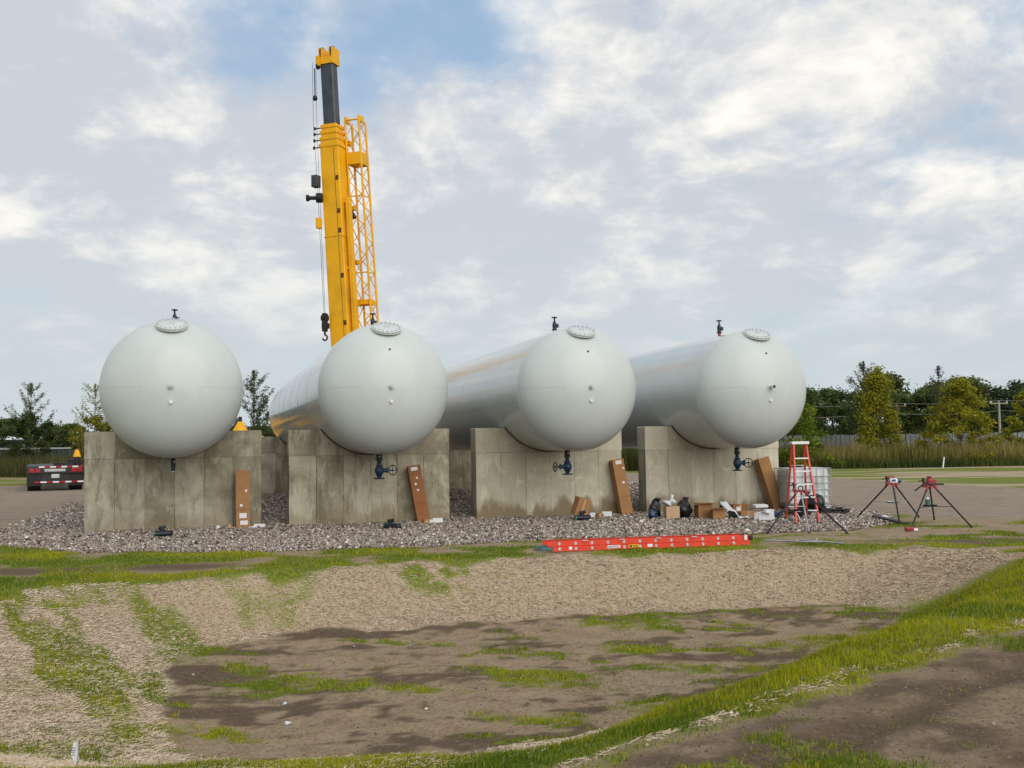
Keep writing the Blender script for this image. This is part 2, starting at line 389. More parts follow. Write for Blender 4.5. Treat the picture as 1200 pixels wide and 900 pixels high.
def sst(x, a, b):
    t = np.clip((x - a) / (b - a), 0, 1); return t * t * (3 - 2 * t)
FLOOR = [(-3.95, 12.35), (-4.17, 13.57), (-4.08, 14.59), (-3.32, 15.5), (-1.85, 15.6), (0.07, 16.35), (1.82, 16.85), (3.33, 17.0), (5.36, 17.5), (5.9, 16.5), (5.31, 15.06), (3.65, 13.01), (2.15, 11.17), (0.74, 9.95), (-0.34, 9.33), (-2.24, 9.2), (-2.95, 9.5), (-3.46, 10.8)]
RIM = [(-6.9, 15.4), (-5.09, 16.2), (-4.11, 17.08), (-1.49, 18.21), (0.56, 18.85), (2.68, 18.94), (4.53, 19.13), (6.81, 19.2), (8.44, 19.43), (8.4, 17.2), (6.9, 14.2), (3.4, 10.4), (1.6, 7.75), (0.3, 6.6), (-2.8, 6.3), (-5.4, 6.9), (-7.2, 9.0)]
TRACK = [(-2.0, 5.0), (0.3, 6.4), (1.44, 7.5), (2.72, 8.74), (5.25, 11.14), (9.5, 15.6), (14, 18), (30, 19), (60, 10), (60, -60), (-2, -60)]
GRAVEL = [(-17, 41), (-14.6, 33.2), (-13.05, 27.25), (-11.9, 24), (-10.9, 22.4), (-8.09, 20.5), (-4.84, 20.2), (-1.68, 20.7), (0.83, 21.9), (5.28, 22.4), (7.29, 22.9), (9.0, 25.2), (9.7, 27.6), (9.6, 30.5), (9.9, 36.5), (8.5, 47), (5.5, 56), (-10, 49)]
ROAD = [(-60, 6), (-13.3, 24.0), (-13.05, 27.25), (-14.6, 33.2), (-17, 41), (-10, 49), (5.5, 56), (8.5, 47), (9.9, 36.5), (9.6, 30.5), (10.2, 26.7), (13, 25.2), (30, 22), (90, 14), (90, 30), (30, 33), (19.5, 40.4), (17.6, 46.3), (16.2, 55), (12, 69), (0, 73), (-20, 64), (-31, 57), (-60, 50)]
FLOOR = [(a * 1.045, b * 1.045) for a, b in FLOOR]
def height(x, y):
    dF = sdist(x, y, FLOOR) + (fbm(x, y, 0.9, 5, 3) - 0.5) * 0.35; dR = sdist(x, y, RIM) + (fbm(x, y, 0.7, 8, 3) - 0.5) * 0.3
    k = np.clip(dR, 0, None) / (np.clip(dR, 0, None) + np.clip(-dF, 0, None) + 1e-6)
    z = -0.82 * (0.35 * k + 0.65 * k * k * (3 - 2 * k)) * (dR > 0)
    z = z - 0.05 * sst(dF, 0, 1.0)
    near = np.exp(-((y - 12) / 16.0) ** 2) * (np.abs(x) < 14)
    z = z + near * ((fbm(x, y, 1.6, 21, 3) - 0.5) * 0.07 + (fbm(x, y, 6.0, 31, 2) - 0.5) * 0.022)
    # low berm along the right rim of the basin
    berm = np.exp(-((dR + 0.05) / 0.4) ** 2) * sst(x, -0.2, 1.6) * (y < 18)
    z = z + berm * 0.0
    dT = sdist(x, y, TRACK) + (fbm(x, y, 0.6, 611, 2) - .5) * .3
    rut = sum(np.exp(-((dT - c) / 0.13) ** 2) - 0.45 * np.exp(-((np.abs(dT - c) - 0.26) / 0.10) ** 2) for c in (0.75, 2.35)) * (y < 22) * (y > 3) * (x < 16)
    z = z - 0.035 * rut * (0.5 + fbm(x, y, 2.5, 621, 2))
    dG = sdist(x, y, GRAVEL)
    z = z + 0.03 * sst(dG, -0.1, 0.7) + 0.12 * sst(y - 0.29 * x - 30, 3, 13) * sst(dG, 0.2, 2)
    z = z + 1.0 * sst(-x, 14, 45) * sst(y, 50, 85) + 0.03 * (fbm(x, y, 0.12, 41, 2) - 0.5) * np.clip(y / 20, 0, 4)
    return z
def masks(x, y):
    wx = x + (fbm(x, y, 1.1, 50, 3) - 0.5) * 0.9; wy = y + (fbm(x, y, 1.1, 60, 3) - 0.5) * 0.9
    dF = sdist(x + (wx - x) * .6, y + (wy - y) * .6, FLOOR); dR = sdist(wx, wy, RIM); dT = sdist(x + (wx - x) * .45, y + (wy - y) * .45, TRACK)
    dG = sdist(x + (wx - x) * 0.5, y + (wy - y) * 0.5, GRAVEL); dRo = sdist(wx, wy, ROAD)
    rag = (fbm(x, y, 3.2, 401, 4, 0.7) - 0.5) * 0.55
    n1 = fbm(x, y, 0.8, 71, 4) + rag * 0.5; n2 = fbm(x * 0.55, y * 1.3, 1.3, 83, 4); n3 = fbm(x, y, 2.6, 91, 3)
    gravel = sst(dG, -0.12, 0.12); road = sst(dRo, -0.4, 0.4)
    floor = sst(dF, -0.12, 0.15); basin = sst(dR, -0.15, 0.2); track = sst(dT, -0.12, 0.2)
    bank = basin * (1 - floor)
    # banks: left one streaked with grass, far one nearly bare straw, right one all grass
    left = sst(-x, 2.6, 4.4) * sst(-(y - 16.6), 0, 1.2)
    right = sst(x - 0.42 * (y - 6.5) + 0.35, -0.3, 0.9) * sst(-(y - 18.2), 0, 1.4)
    nearb = sst(-(y - 7.9), -0.2, 0.8)
    g_bank = sst(n1 + 0.06 * sst(-(y - 18), 0, 1.5), 0.58, 0.84) * 0.5 + left * sst(fbm((x * .87 + y * .5) * 2.0, (x * .5 - y * .87) * 0.5, 1.0, 143, 4) + 0.3 * (n3 - .5) + 0.25 * (n2 - .5), 0.47, 0.70) * 0.75
    g_bank = np.maximum(g_bank, np.maximum(right * 0.97, nearb * 0.95 * sst(n3, 0.12, 0.4)))
    tuft = np.exp(-(((x + 1.3) / 1.1) ** 2 + ((y - 17.9) / 0.6) ** 2)) * 1.1
    g_bank = np.clip(np.maximum(g_bank, tuft * sst(n3 + rag, 0.40, 0.75)), 0, 1)
    streak = fbm(x * 0.45, y * 1.2 + 0.25 * x, 1.5, 103, 4) + rag * 0.75
    g_floor = sst(streak + 0.10 * sst(x, -2.5, 3), 0.49, 0.78) * 0.70
    outside = (1 - basin) * (1 - track)
    left_dirt = np.exp(-((y - 17.6 - 0.12 * (x + 8)) / 0.8) ** 2) * sst(-x, 3.5, 5.5)
    g_out = 0.95 * sst(n1 + 0.3 * n3 - 0.34 * left_dirt - 0.05 * (y > 17), 0.34, 0.66)
    g_out = np.where((y > 17) & (y < 30) & (x > 4.2), g_out * sst(n2, 0.40, 0.55), g_out)
    ridge_out = (dT > -2.6) & (y < 17.5) & (x > -0.5) & (dR > -2.2)
    g_out = np.where(ridge_out, np.maximum(g_out, 0.93), g_out)
    far_r = sst(y, 34, 42) * sst(x, 5, 12)
    g_out = g_out * (1 - far_r) + far_r * sst(fbm(x * 0.12, y * 0.5, 1.0, 131, 3), 0.35, 0.6)
    sprig = sst(fbm(x, y, 4.5, 451, 3, .6) + 0.18 * (n1 - .5), 0.60, 0.72)
    g_floor = np.clip(g_floor * (0.6 + 0.8 * sst(fbm(x, y, 5, 461, 2), .35, .6)) + 0.35 * sprig * sst(streak, 0.38, 0.5), 0, 1)
    grass = bank * g_bank + track * sprig * 0.3 * sst(n2, .4, .55) + floor * g_floor + outside * g_out + track * sst(n1, 0.62, 0.75) * 0.6
    # pale straw band along the berm foot
    edge = np.exp(-((dT + 0.12) / 0.13) ** 2) * (y < 17) * (x > -0.2)
    grass = grass * (1 - 0.75 * edge * sst(n3, 0.35, 0.6)) * (1 - gravel) * (1 - road)
    straw = bank * (1 - 0.9 * right) + 0.9 * edge + far_r * 0.75 * (1 - road)
    straw = np.clip(straw * (1 - 0.5 * np.exp(-((x - 2.6 - 0.2 * (y - 17)) / 0.45) ** 2) * sst(n3, 0.2, 0.7)), 0, 1) * (1 - gravel)
    damp = floor * sst(fbm(x * 0.5, y * 1.6, 1.1, 111, 4) + 0.16 * np.exp(-(np.abs(dF) / 0.6) ** 2) + rag * 1.5 + (fbm(x, y, 7, 431, 3, .7) - .5) * .3, 0.38, 0.86) + 0.8 * left_dirt + track * (0.42 + 0.4 * sst(n2 + rag * 1.8, 0.3, 0.8))
    damp = damp + 0.8 * np.exp(-(((x - 9) / 3) ** 2 + ((y - 20.5) / 0.7) ** 2))
    return dict(gravel=gravel, road=road * (1 - gravel), straw=straw, grass=np.clip(grass, 0, 1), damp=np.clip(damp + track * 0.35 * (np.exp(-((dT - 0.75) / 0.2) ** 2) + np.exp(-((dT - 2.35) / 0.2) ** 2)), 0, 1), track=track)
def axis(a, b, d, out_lo, out_hi, n):
    core = np.arange(a, b, d); lo = a - np.geomspace(d * 1.5, a - out_lo, n)[::-1]; hi = b + np.geomspace(d * 1.5, out_hi - b, n) - d
    return np.concatenate([lo, core, hi])
xs = axis(-14, 14, 0.1, -1800, 1800, 70)
ys = np.concatenate([np.array([-300, -120, -50, -20, -8, -2, 1, 3]), np.arange(4.0, 24, 0.09), np.arange(24.0, 60, 0.3), 60 + np.geomspace(0.5, 3000, 60)])
GX, GY = np.meshgrid(xs, ys); GZ = height(GX, GY); mk = masks(GX, GY)
nx, ny = len(xs), len(ys)
idx = np.arange(nx * ny).reshape(ny, nx)
quads = np.stack([idx[:-1, :-1], idx[:-1, 1:], idx[1:, 1:], idx[1:, :-1]], -1).reshape(-1, 4)
V = np.stack([GX, GY, GZ], -1).reshape(-1, 3)
# vertex normals of the whole sheet, so the sheets cut from it shade without a seam
gy_, gx_ = np.gradient(GZ, ys, xs)
NRM = np.stack([-gx_, -gy_, np.ones_like(GZ)], -1).reshape(-1, 3); NRM /= np.linalg.norm(NRM, axis=1, keepdims=True)
def fmean(k): return mk[k].ravel()[quads].mean(1)
zone = np.where(fmean('gravel') > 0.5, 1, np.where(fmean('road') > 0.5, 2, np.where(fmean('track') > 0.5, 3, 0)))
for zi, nm in ((0, 'ground'), (1, 'gravel_pad'), (2, 'dirt_road'), (3, 'dirt_track')):
    q = quads[zone == zi]; u, inv = np.unique(q, return_inverse=True)
    o = npmesh(nm, V[u], inv.reshape(q.shape), M_ground, smooth=True)
    for k in ('gravel', 'road', 'straw', 'grass', 'damp'):
        a = o.data.attributes.new(k, 'FLOAT', 'POINT'); a.data.foreach_set('value', mk[k].ravel()[u].astype(np.float32))
    o.data.normals_split_custom_set_from_vertices([tuple(n) for n in NRM[u]])
    tag(o, kind='structure')

def scatter(n, y0, y1, power, half=0.52, pad=0.6):
    yy = rng.uniform(0, 1, n); e = 2 - power
    yy = (y0 ** e + yy * (y1 ** e - y0 ** e)) ** (1 / e)
    return rng.uniform(-1, 1, n) * (half * yy + pad), yy
# loose stones
def stones():
    x, y = scatter(260000, 19.5, 50, 2.4, 0.46, 1.0)
    m = masks(x, y); keep = m['gravel'] > rng.uniform(0.25, 0.8, len(x)); x, y = x[keep], y[keep]
    x2, y2 = scatter(420, 7, 17, 1.5); sz2 = rng.gamma(3, 0.0035, len(x2))
    n = len(x); sz = rng.gamma(5.0, 0.0037, n) * (0.75 + y / 60); x = np.concatenate([x, x2]); y = np.concatenate([y, y2]); sz = np.concatenate([sz, sz2]); n = len(x)
    z = height(x, y)
    base = np.array([(1, 0, 0), (0, 1, 0), (-1, 0, 0), (0, -1, 0), (0, 0, 1), (0, 0, -1)], float)
    fc = np.array([(0, 1, 4), (1, 2, 4), (2, 3, 4), (3, 0, 4), (1, 0, 5), (2, 1, 5), (3, 2, 5), (0, 3, 5)])
    v = base[None] * rng.uniform(0.6, 1.25, (n, 6, 1)) + rng.uniform(-0.25, 0.25, (n, 6, 3)); v[:, :, 2] *= 0.7
    a = rng.uniform(0, 2 * PI, n); ca, sa = np.cos(a)[:, None], np.sin(a)[:, None]
    vx = v[:, :, 0] * ca - v[:, :, 1] * sa; vy = v[:, :, 0] * sa + v[:, :, 1] * ca
    v = np.stack([vx, vy, v[:, :, 2]], -1) * sz[:, None, None] + np.stack([x, y, z + sz * 0.35], -1)[:, None]
    pal = np.array([(0.40, 0.33, 0.27), (0.29, 0.24, 0.20), (0.72, 0.65, 0.57), (0.14, 0.115, 0.095), (0.40, 0.29, 0.22), (0.34, 0.31, 0.285), (0.055, 0.045, 0.04)])
    c = pal[rng.choice(7, n, p=[.25, .22, .12, .14, .12, .1, .05])] * rng.uniform(0.8, 1.15, (n, 1))
    F = (fc[None] + (np.arange(n) * 6)[:, None, None]).reshape(-1, 3)
    tag(npmesh('gravel', v.reshape(-1, 3), F, M_stone, np.repeat(c, 6, 0)), 'loose crushed stone in pinkish greys round the concrete supports', 'gravel', kind='stuff')
stones()
def blades(name, x, y, z, hgt, wid, col, m, label, cat, lean=0.35):
    n = len(x); a = rng.uniform(0, 2 * PI, n); b = rng.uniform(0, 2 * PI, n); l = rng.uniform(0.05, 1, n) * lean * hgt
    dx, dy = np.cos(a) * wid / 2, np.sin(a) * wid / 2; lx, ly = np.cos(b) * l, np.sin(b) * l
    v = np.stack([np.stack([x - dx, y - dy, z - 0.01], -1), np.stack([x + dx, y + dy, z - 0.01], -1),
                  np.stack([x + dx * .7 + lx * .35, y + dy * .7 + ly * .35, z + hgt * .6], -1), np.stack([x - dx * .7 + lx * .35, y - dy * .7 + ly * .35, z + hgt * .6], -1),
                  np.stack([x + lx, y + ly, z + hgt * (1 - 0.25 * l / hgt)], -1)], 1)
    i = np.arange(n)[:, None, None] * 5
    F = (np.array([(0, 1, 2), (0, 2, 3), (3, 2, 4)])[None] + i).reshape(-1, 3)
    return tag(npmesh(name, v.reshape(-1, 3), F, m, np.repeat(col, 5, 0)), label, cat, kind='stuff')
def greens(n, x, y):
    t = fbm(x, y, 0.8, 200, 3)[:, None] + rng.uniform(-0.25, 0.25, (n, 1)); t = np.clip((t - 0.3) / 0.4, 0, 1)
    c = np.array([0.10, 0.17, 0.004]) * (1 - t) + np.array([0.44, 0.42, 0.006]) * t
    dry = rng.uniform(0, 1, n) < 0.07; c[dry] = (0.36, 0.30, 0.14)
    return c * rng.uniform(0.7, 1.25, (n, 1))
def grass():
    x, y = scatter(620000, 5.6, 25, 1.7)
    m = masks(x, y)['grass']; keep = m * 0.9 > rng.uniform(0.12, 1.0, len(x)); x, y, m = x[keep], y[keep], m[keep]
    z = height(x, y); n = len(x)
    tall = sst(x - 0.42 * (y - 6.5) + 0.5, -0.2, 0.8) * (y < 17.5) * sst(y, 6.5, 9)
    h = rng.uniform(0.015, 0.055, n) * (0.5 + 1.0 * fbm(x, y, 1.7, 77, 2)) * (1 + 0.35 * np.clip(tall, 0, 1)) * (0.55 + 0.55 * m)
    wd = rng.uniform(0.0035, 0.007, n) * (0.55 + y / 16)
    blades('grass', x, y, z, h, wd, greens(n, x, y), M_blade, 'short young green grass on the banks and floor of the basin', 'grass', 0.8)
grass()
def straw():
    x, y = scatter(420000, 6.0, 20.2, 1.6)
    mm = masks(x, y); keep = mm['straw'] * (1 - 0.55 * mm['grass']) > rng.uniform(0.3, 1.0, len(x)); x, y = x[keep], y[keep]
    n = len(x); z = height(x, y) + rng.uniform(0.001, 0.016, n); a = rng.uniform(0, PI, n)
    L = rng.uniform(0.010, 0.042, n); wd = rng.uniform(0.0014, 0.003, n) * (0.6 + y / 13); ti = rng.normal(0, 0.16, n)
    dx, dy, dz = np.cos(a) * L, np.sin(a) * L, ti * L; ex, ey = -np.sin(a) * wd, np.cos(a) * wd
    v = np.stack([np.stack([x - dx - ex, y - dy - ey, z - dz], -1), np.stack([x + dx - ex, y + dy - ey, z + dz], -1), np.stack([x + dx + ex, y + dy + ey, z + dz + wd], -1), np.stack([x - dx + ex, y - dy + ey, z - dz + wd], -1)], 1)
    t = rng.uniform(0, 1, (n, 1)); c = np.array([0.70, 0.58, 0.43]) * t + np.array([0.46, 0.345, 0.23]) * (1 - t)
    F = (np.array([[0, 1, 2, 3]])[None] + np.arange(n)[:, None, None] * 4).reshape(-1, 4)
    tag(npmesh('straw', v.reshape(-1, 3), F, M_strand, np.repeat(c, 4, 0)), 'pale straw blanket spread over the banks of the basin', 'straw', kind='stuff')
straw()
def clods():
    x, y = scatter(60000, 6.2, 17, 1.8); mm = masks(x, y)
    keep = (mm['straw'] + mm['grass'] + mm['gravel'] < 0.6) & (rng.uniform(0, 1, len(x)) < 0.25 + fbm(x, y, 1.5, 300, 3)); x, y = x[keep], y[keep]
    n = len(x); z = height(x, y); sz = 0.003 + rng.gamma(2.0, 0.0022, n)
    base = np.array([(1, 0, 0), (0, 1, 0), (-1, 0, 0), (0, -1, 0), (0, 0, 1)], float)
    v = base[None] * rng.uniform(0.5, 1.4, (n, 5, 1)); v[:, :, 2] *= 0.7
    v = v * sz[:, None, None] + np.stack([x, y, z], -1)[:, None]
    t = rng.uniform(0, 1, (n, 1)); c = np.array([0.24, 0.17, 0.12]) * t + np.array([0.10, 0.07, 0.05]) * (1 - t)
    F = (np.array([(0, 1, 4), (1, 2, 4), (2, 3, 4), (3, 0, 4)])[None] + np.arange(n)[:, None, None] * 5).reshape(-1, 3)
    tag(npmesh('soil_clods', v.reshape(-1, 3), F, M_stone, np.repeat(c, 5, 0)), 'small crumbs and clods of brown soil on the bare earth', 'soil', kind='stuff')
clods()

# ================================================================ tank row
TH = 0.28007; O0 = Vector((-8.2267, 26.0113, 0)); DS = [0, 4.773, 9.597, 14.402]
CT, ST = math.cos(TH), math.sin(TH)
def RW(t, s, z=0.0): return O0 + Vector((CT * t - ST * s, ST * t + CT * s, z))
def gz(v): return float(height(np.array([v[0]]), np.array([v[1]]))[0])
def RG(t, s, dz=0.0):
    p = RW(t, s); p.z = gz(p) + dz; return p
TR, ZC, HA, HB, SHELL_END, SAD_W, SAD_T, REAR = 1.536, 3.31, 2.18, 1.087, 17.7, 4.114, 0.54, 16.0
H_TOP, H_CAP = 2.40, 1.748

def make_saddle(label, t, s, m):
    o = thing('concrete_support', label, 'concrete support', RW(t, s), (0, 0, TH), 'concrete supports under the tanks')
    b = MB(); hw = SAD_W / 2
    b.box((0, SAD_T / 2, (H_CAP - 0.5) / 2), (SAD_W - 0.012, SAD_T - 0.012, H_CAP + 0.5), bev=0.012)
    b.build('base', m, o)
    r = TR + 0.022; x0 = math.sqrt(r * r - (ZC - H_TOP) ** 2); a0 = math.asin(x0 / r)
    arc = [(r * math.sin(a0 - 2 * a0 * k / 40), ZC - r * math.cos(a0 - 2 * a0 * k / 40)) for k in range(41)]
    ch = 0.018
    poly = [(-hw, H_CAP + 0.002), (hw, H_CAP + 0.002), (hw, H_TOP - ch), (hw - ch, H_TOP)] + arc + [(-hw + ch, H_TOP), (-hw, H_TOP - ch)]
    MB().prism(poly, 0, SAD_T).build('cap', m, o)
    # rust-stained bearing strip between steel and concrete
    rp = TR + 0.02; pad = [(rp * math.sin(a0 * (1 - k / 20)), ZC - rp * math.cos(a0 * (1 - k / 20))) for k in range(41)]
    pi_ = [((TR - .01) * math.sin(a0 * (1 - k / 20)), ZC - (TR - .01) * math.cos(a0 * (1 - k / 20))) for k in range(40, -1, -1)]
    MB().prism(pad + pi_, -0.03, SAD_T + 0.03).build('bearing_strip', M_rust, o)
    return o
make_saddle('leftmost front concrete support, greenish grey, with a cardboard box propped at its right end', DS[0], 0, M_con[0])
make_saddle('mottled front concrete support with a red-brown box leaning on it, left of centre', DS[1], 0, M_con[1])
make_saddle('pale front concrete support with brown splash stains, behind the orange ladder', DS[2], 0, M_con[2])
make_saddle('rightmost front concrete support with rubbish piled at its foot', DS[3], 0, M_con[3])
make_saddle('rear concrete support under the far end of the tank beside the trailer', DS[0], REAR, M_con[0])
make_saddle('rear concrete support in shade, seen in the gap below the crane', DS[1], REAR, M_con[1])
make_saddle('rear concrete support with a brown foot, seen in the middle gap between front supports', DS[2], REAR, M_con[1])
make_saddle('rear concrete support under the far end of the rightmost tank', DS[3], REAR, M_con[2])

def handwheel(b, M, R=0.085):
    b.torus((0, 0, 0), R, 0.012, 20, 6, M)
    for k in range(4):
        a = PI / 2 * k; b.tube((0, 0, 0), (R * math.cos(a), R * math.sin(a), 0), 0.008, n=6, M=M)
    b.tube((0, 0, -0.03), (0, 0, 0.02), 0.018, n=8, M=M)
def tank(i, label, side, nozzle=False):
    o = thing('storage_tank', label, 'gas tank', RW(DS[i], 0), (0, 0, TH), 'white horizontal gas tanks')
    AX = Matrix.Translation((0, 0, ZC)) @ Matrix.Rotation(-PI / 2, 4, 'X')      # lathe z -> +y
    NS = 112
    b = MB(); b.lathe([(TR, -HA + (SHELL_END + HA) * k / 8) for k in range(9)], NS, AX); b.build('shell', M_tank, o)
    fr = [(TR * math.sin(k / 28 * PI / 2), -HA - HB * math.cos(k / 28 * PI / 2)) for k in range(29)]
    b = MB(); b.lathe(fr, NS, AX); b.build('head', M_head, o)
    b = MB(); b.lathe([(r, SHELL_END - (z + HA)) for r, z in fr], NS, AX); b.build('head', M_tank, o)
    for y in (-HA, 0.9, 3.7, 6.5, 9.3, 12.1, 14.9, SHELL_END):
        MB().torus((0, 0, y), TR + 0.001, 0.007 if y < 0 else 0.004, NS, 6, AX).build('weld_seam', M_tank, o)
    # seams between the pressed petals of the front head and the crown plate
    def hp(lam, phi, k=1.001): return Vector((TR * k * math.sin(lam) * math.cos(phi), -(HA + HB * k * math.cos(lam)), ZC + TR * k * math.sin(lam) * math.sin(phi)))
    for ph in (0, PI):
        MB().path([hp(0.42 + (PI / 2 - 0.42) * k / 16, ph) for k in range(17)], 0.0028, 5).build('weld_seam', M_tank, o)
    MB().path([hp(0.42, PI * (1.0 + k / 20)) for k in range(21)], 0.0028, 5).build('weld_seam', M_tank, o)
    # bolted manway cover high on the head
    lam = math.asin(0.905); p = hp(lam, PI / 2); nrm = Vector((0, -math.cos(lam) / HB, math.sin(lam) / TR)).normalized()
    nrm = (nrm + Vector((0, -0.05, 0.42))).normalized(); MM = Matrix.Translation(p - nrm * 0.055) @ nrm.to_track_quat('Z', 'Y').to_matrix().to_4x4()
    b = MB(); b.lathe([(0.245, -0.12), (0.245, 0.015), (0.345, 0.016), (0.352, 0.020), (0.352, 0.046), (0.345, 0.050), (0.34, 0.052), (0.34, 0.055), (0.352, 0.058), (0.352, 0.084), (0.345, 0.088), (0.0, 0.09)], 40, MM)
    for k in range(18):
        a = 2 * PI * k / 18 + 0.1; c = Vector((0.312 * math.cos(a), 0.312 * math.sin(a), 0))
        b.tube(c + Vector((0, 0, 0.085)), c + Vector((0, 0, 0.118)), 0.019, n=6, M=MM)
    b.path([(-0.05, 0, 0.085), (-0.05, 0, 0.13), (0.05, 0, 0.13), (0.05, 0, 0.085)], 0.009, 6, MM)
    b.build('manway_cover', M_tank, o)
    # level gauge coupling, plug and name stub on the centre line
    b = MB(); q = hp(0.0, 0)
    if nozzle:
        b.tube(q + Vector((0, 0.05, 0)), q + Vector((0, -0.14, 0)), 0.042, n=16, M=None); b.tube(q + Vector((0, -0.14, 0)), q + Vector((0, -0.17, 0)), 0.058, n=16)
        b.build('pipe_nozzle', M_tank, o)
        b = MB(); b.tube(q + Vector((0, -0.171, 0)), q + Vector((0, -0.176, 0)), 0.038, n=14); b.build('bore_shade_disc', M_dark, o)  # dark disc on the solid pipe end, painting in the shade of an open bore
    else:
        b.tube(q + Vector((0, 0.04, 0)), q + Vector((0, -0.05, 0)), 0.058, n=16); b.tube(q + Vector((0, -0.05, 0)), q + Vector((0, -0.085, 0)), 0.03, n=6); b.build('plug', M_cabwhite, o)
    b = MB(); q = hp(0.22, -PI / 2); b.tube(q + Vector((0, 0.04, 0)), q + Vector((0, -0.04, 0)), 0.036, n=14); b.build('coupling', M_paper, o)
    if i: b = MB(); q = hp(0.60, PI / 2); b.tube(q + Vector((0, 0.04, 0)), q + Vector((0, -0.025, 0)), 0.022, n=10); b.build('coupling', M_dark, o)
    # relief valve standing on top
    b = MB(); z = ZC + TR; y = -0.55
    T = Matrix.Translation((0.0, y, z)) @ Matrix.Diagonal((0.95, 0.95, 1.22, 1.0))
    b.tube((0, 0, -0.02), (0, 0, 0.10), 0.045, n=12, M=T); b.build('vent_stub', M_tank if i != 3 else M_redpaint, o)
    b = MB(); b.lathe([(0.075, 0.09), (0.075, 0.115), (0.05, 0.12), (0.06, 0.17), (0.062, 0.22), (0.04, 0.27), (0.025, 0.29), (0.02, 0.36)], 14, T)
    b.tube((0.0, 0, 0.19), (0.11, -0.02, 0.19), 0.04, 0.045, 10, M=T)
    v = b.build('vent_valve', M_valvedark, o)
    b = MB(); handwheel(b, T @ Matrix.Translation((0, 0, 0.37)), 0.07); b.build('handwheel', M_valvedark, v)
    # drain valve hanging below the overhang
    T = Matrix.Translation((0, -1.4, ZC - TR))
    b = MB()
    if i == 0:
        b.tube((0, 0, 0.03), (0, 0, -0.16), 0.055, n=12, M=T); b.tube((0, 0, -0.16), (0, 0, -0.31), 0.048, n=12, M=T); b.tube((0, 0, -0.17), (0, 0, -0.2), 0.06, n=12, M=T)
        v = b.build('drain_stub', M_valvedark, o)
        MB().tube((0, 0, -0.315), (0, 0, -0.335), 0.05, n=12, M=T).build('cap', M_cabwhite, v); MB().tube((0.03, -0.05, -0.1), (0.03, -0.062, -0.1), 0.018, n=8, M=T).build('tag', M_cabwhite, v)
    else:
        b.tube((0, 0, 0.03), (0, 0, -0.13), 0.07, n=14, M=T); b.tube((0, 0, -0.15), (0, 0, -0.26), 0.05, n=12, M=T); b.tube((0, 0, -0.12), (0, 0, -0.16), 0.085, n=14, M=T)
        nk = b.build('neck', M_valvedark, o)
        MB().tube((0, -0.07, -0.06), (0, -0.078, -0.06), 0.02, n=8, M=T).build('tag', M_cabwhite, nk)
        b = MB(); b.tube((0, 0, -0.26), (0, 0, -0.29), 0.09, n=16, M=T)
        b.lathe([(0.04, -0.56), (0.07, -0.52), (0.10, -0.46), (0.115, -0.40), (0.10, -0.34), (0.06, -0.29)], 18, T)
        b.tube((0, 0, -0.40), (side * 0.18, 0, -0.40), 0.06, 0.045, 12, M=T); b.tube((side * 0.18, 0, -0.40), (side * 0.205, 0, -0.40), 0.075, n=12, M=T)
        b.tube((side * 0.2, 0, -0.40), (side * 0.34, 0, -0.40), 0.018, n=8, M=T)
        if i != 2: b.tube((0, 0, -0.37), (-side * 0.03, -0.11, -0.37), 0.05, n=10, M=T)
        v = b.build('drain_valve', M_valve, o)
        hw = Matrix.Translation((side * 0.33, 0, -0.40)) @ Matrix.Rotation(PI / 2, 4, 'Y') @ Matrix.Rotation(-side * 0.75, 4, 'X')
        b = MB(); handwheel(b, T @ hw, 0.12); b.build('handwheel', M_valvedark, v)
        MB().tube((0, 0, -0.58), (0, 0, -0.61), 0.13, n=18, M=T).tube((0, 0, -0.56), (0, 0, -0.58), 0.06, n=12, M=T).build('flange', M_valvedark, v)
    return o
tank(0, 'leftmost white gas tank, seen straight end on, with only a short stub underneath', 1)
tank(1, 'white gas tank directly in front of the yellow crane boom', 1)
tank(2, 'white gas tank third from the left, its drain handwheel pointing left', -1)
tank(3, 'rightmost white gas tank with an open pipe nozzle on its end', 1, True)

# ================================================================ crane behind the tanks
CRX, CRY = -8.3, 54.5
cz = gz((CRX, CRY))
cr = thing('mobile_crane', 'tall yellow mobile crane with raised telescopic boom behind the tanks', 'crane', (CRX, CRY, 0))
YAW = Matrix.Rotation(R_(-21), 4, 'Z')
def axp(z, off=(0, 0)):
    v = YAW @ Vector((off[0], off[1], 0)); return Vector((0.18 - 0.0498 * z + v.x, v.y - 0.5 + 0.0 * z, z))
def boomsec(name, z0, z1, w0, d0, m, parent, ch=0.16, off=(0, 0), w1=None):
    w1 = w1 or w0; b = MB(); vs = []
    for z, wd, dd in ((z0, w0, d0), (z1, w1, d0 * w1 / w0)):
        pts = [(-wd / 2, -dd / 2 + ch * .4), (-wd / 2 + ch * .4, -dd / 2), (wd / 2 - ch * .4, -dd / 2), (wd / 2, -dd / 2 + ch * .4), (wd / 2, dd / 2 - ch), (wd / 2 - ch, dd / 2), (-wd / 2 + ch, dd / 2), (-wd / 2, dd / 2 - ch)]
        vs += [axp(z, (x + off[0], y + off[1])) for x, y in pts]
    b.add(vs, [(i, (i + 1) % 8, 8 + (i + 1) % 8, 8 + i) for i in range(8)] + [tuple(range(8))[::-1], tuple(range(8, 16))])
    return b.build(name, m, parent)
boom = boomsec('boom', 2.2, 17.25, 1.06, 0.98, M_yellow, cr, 0.10)
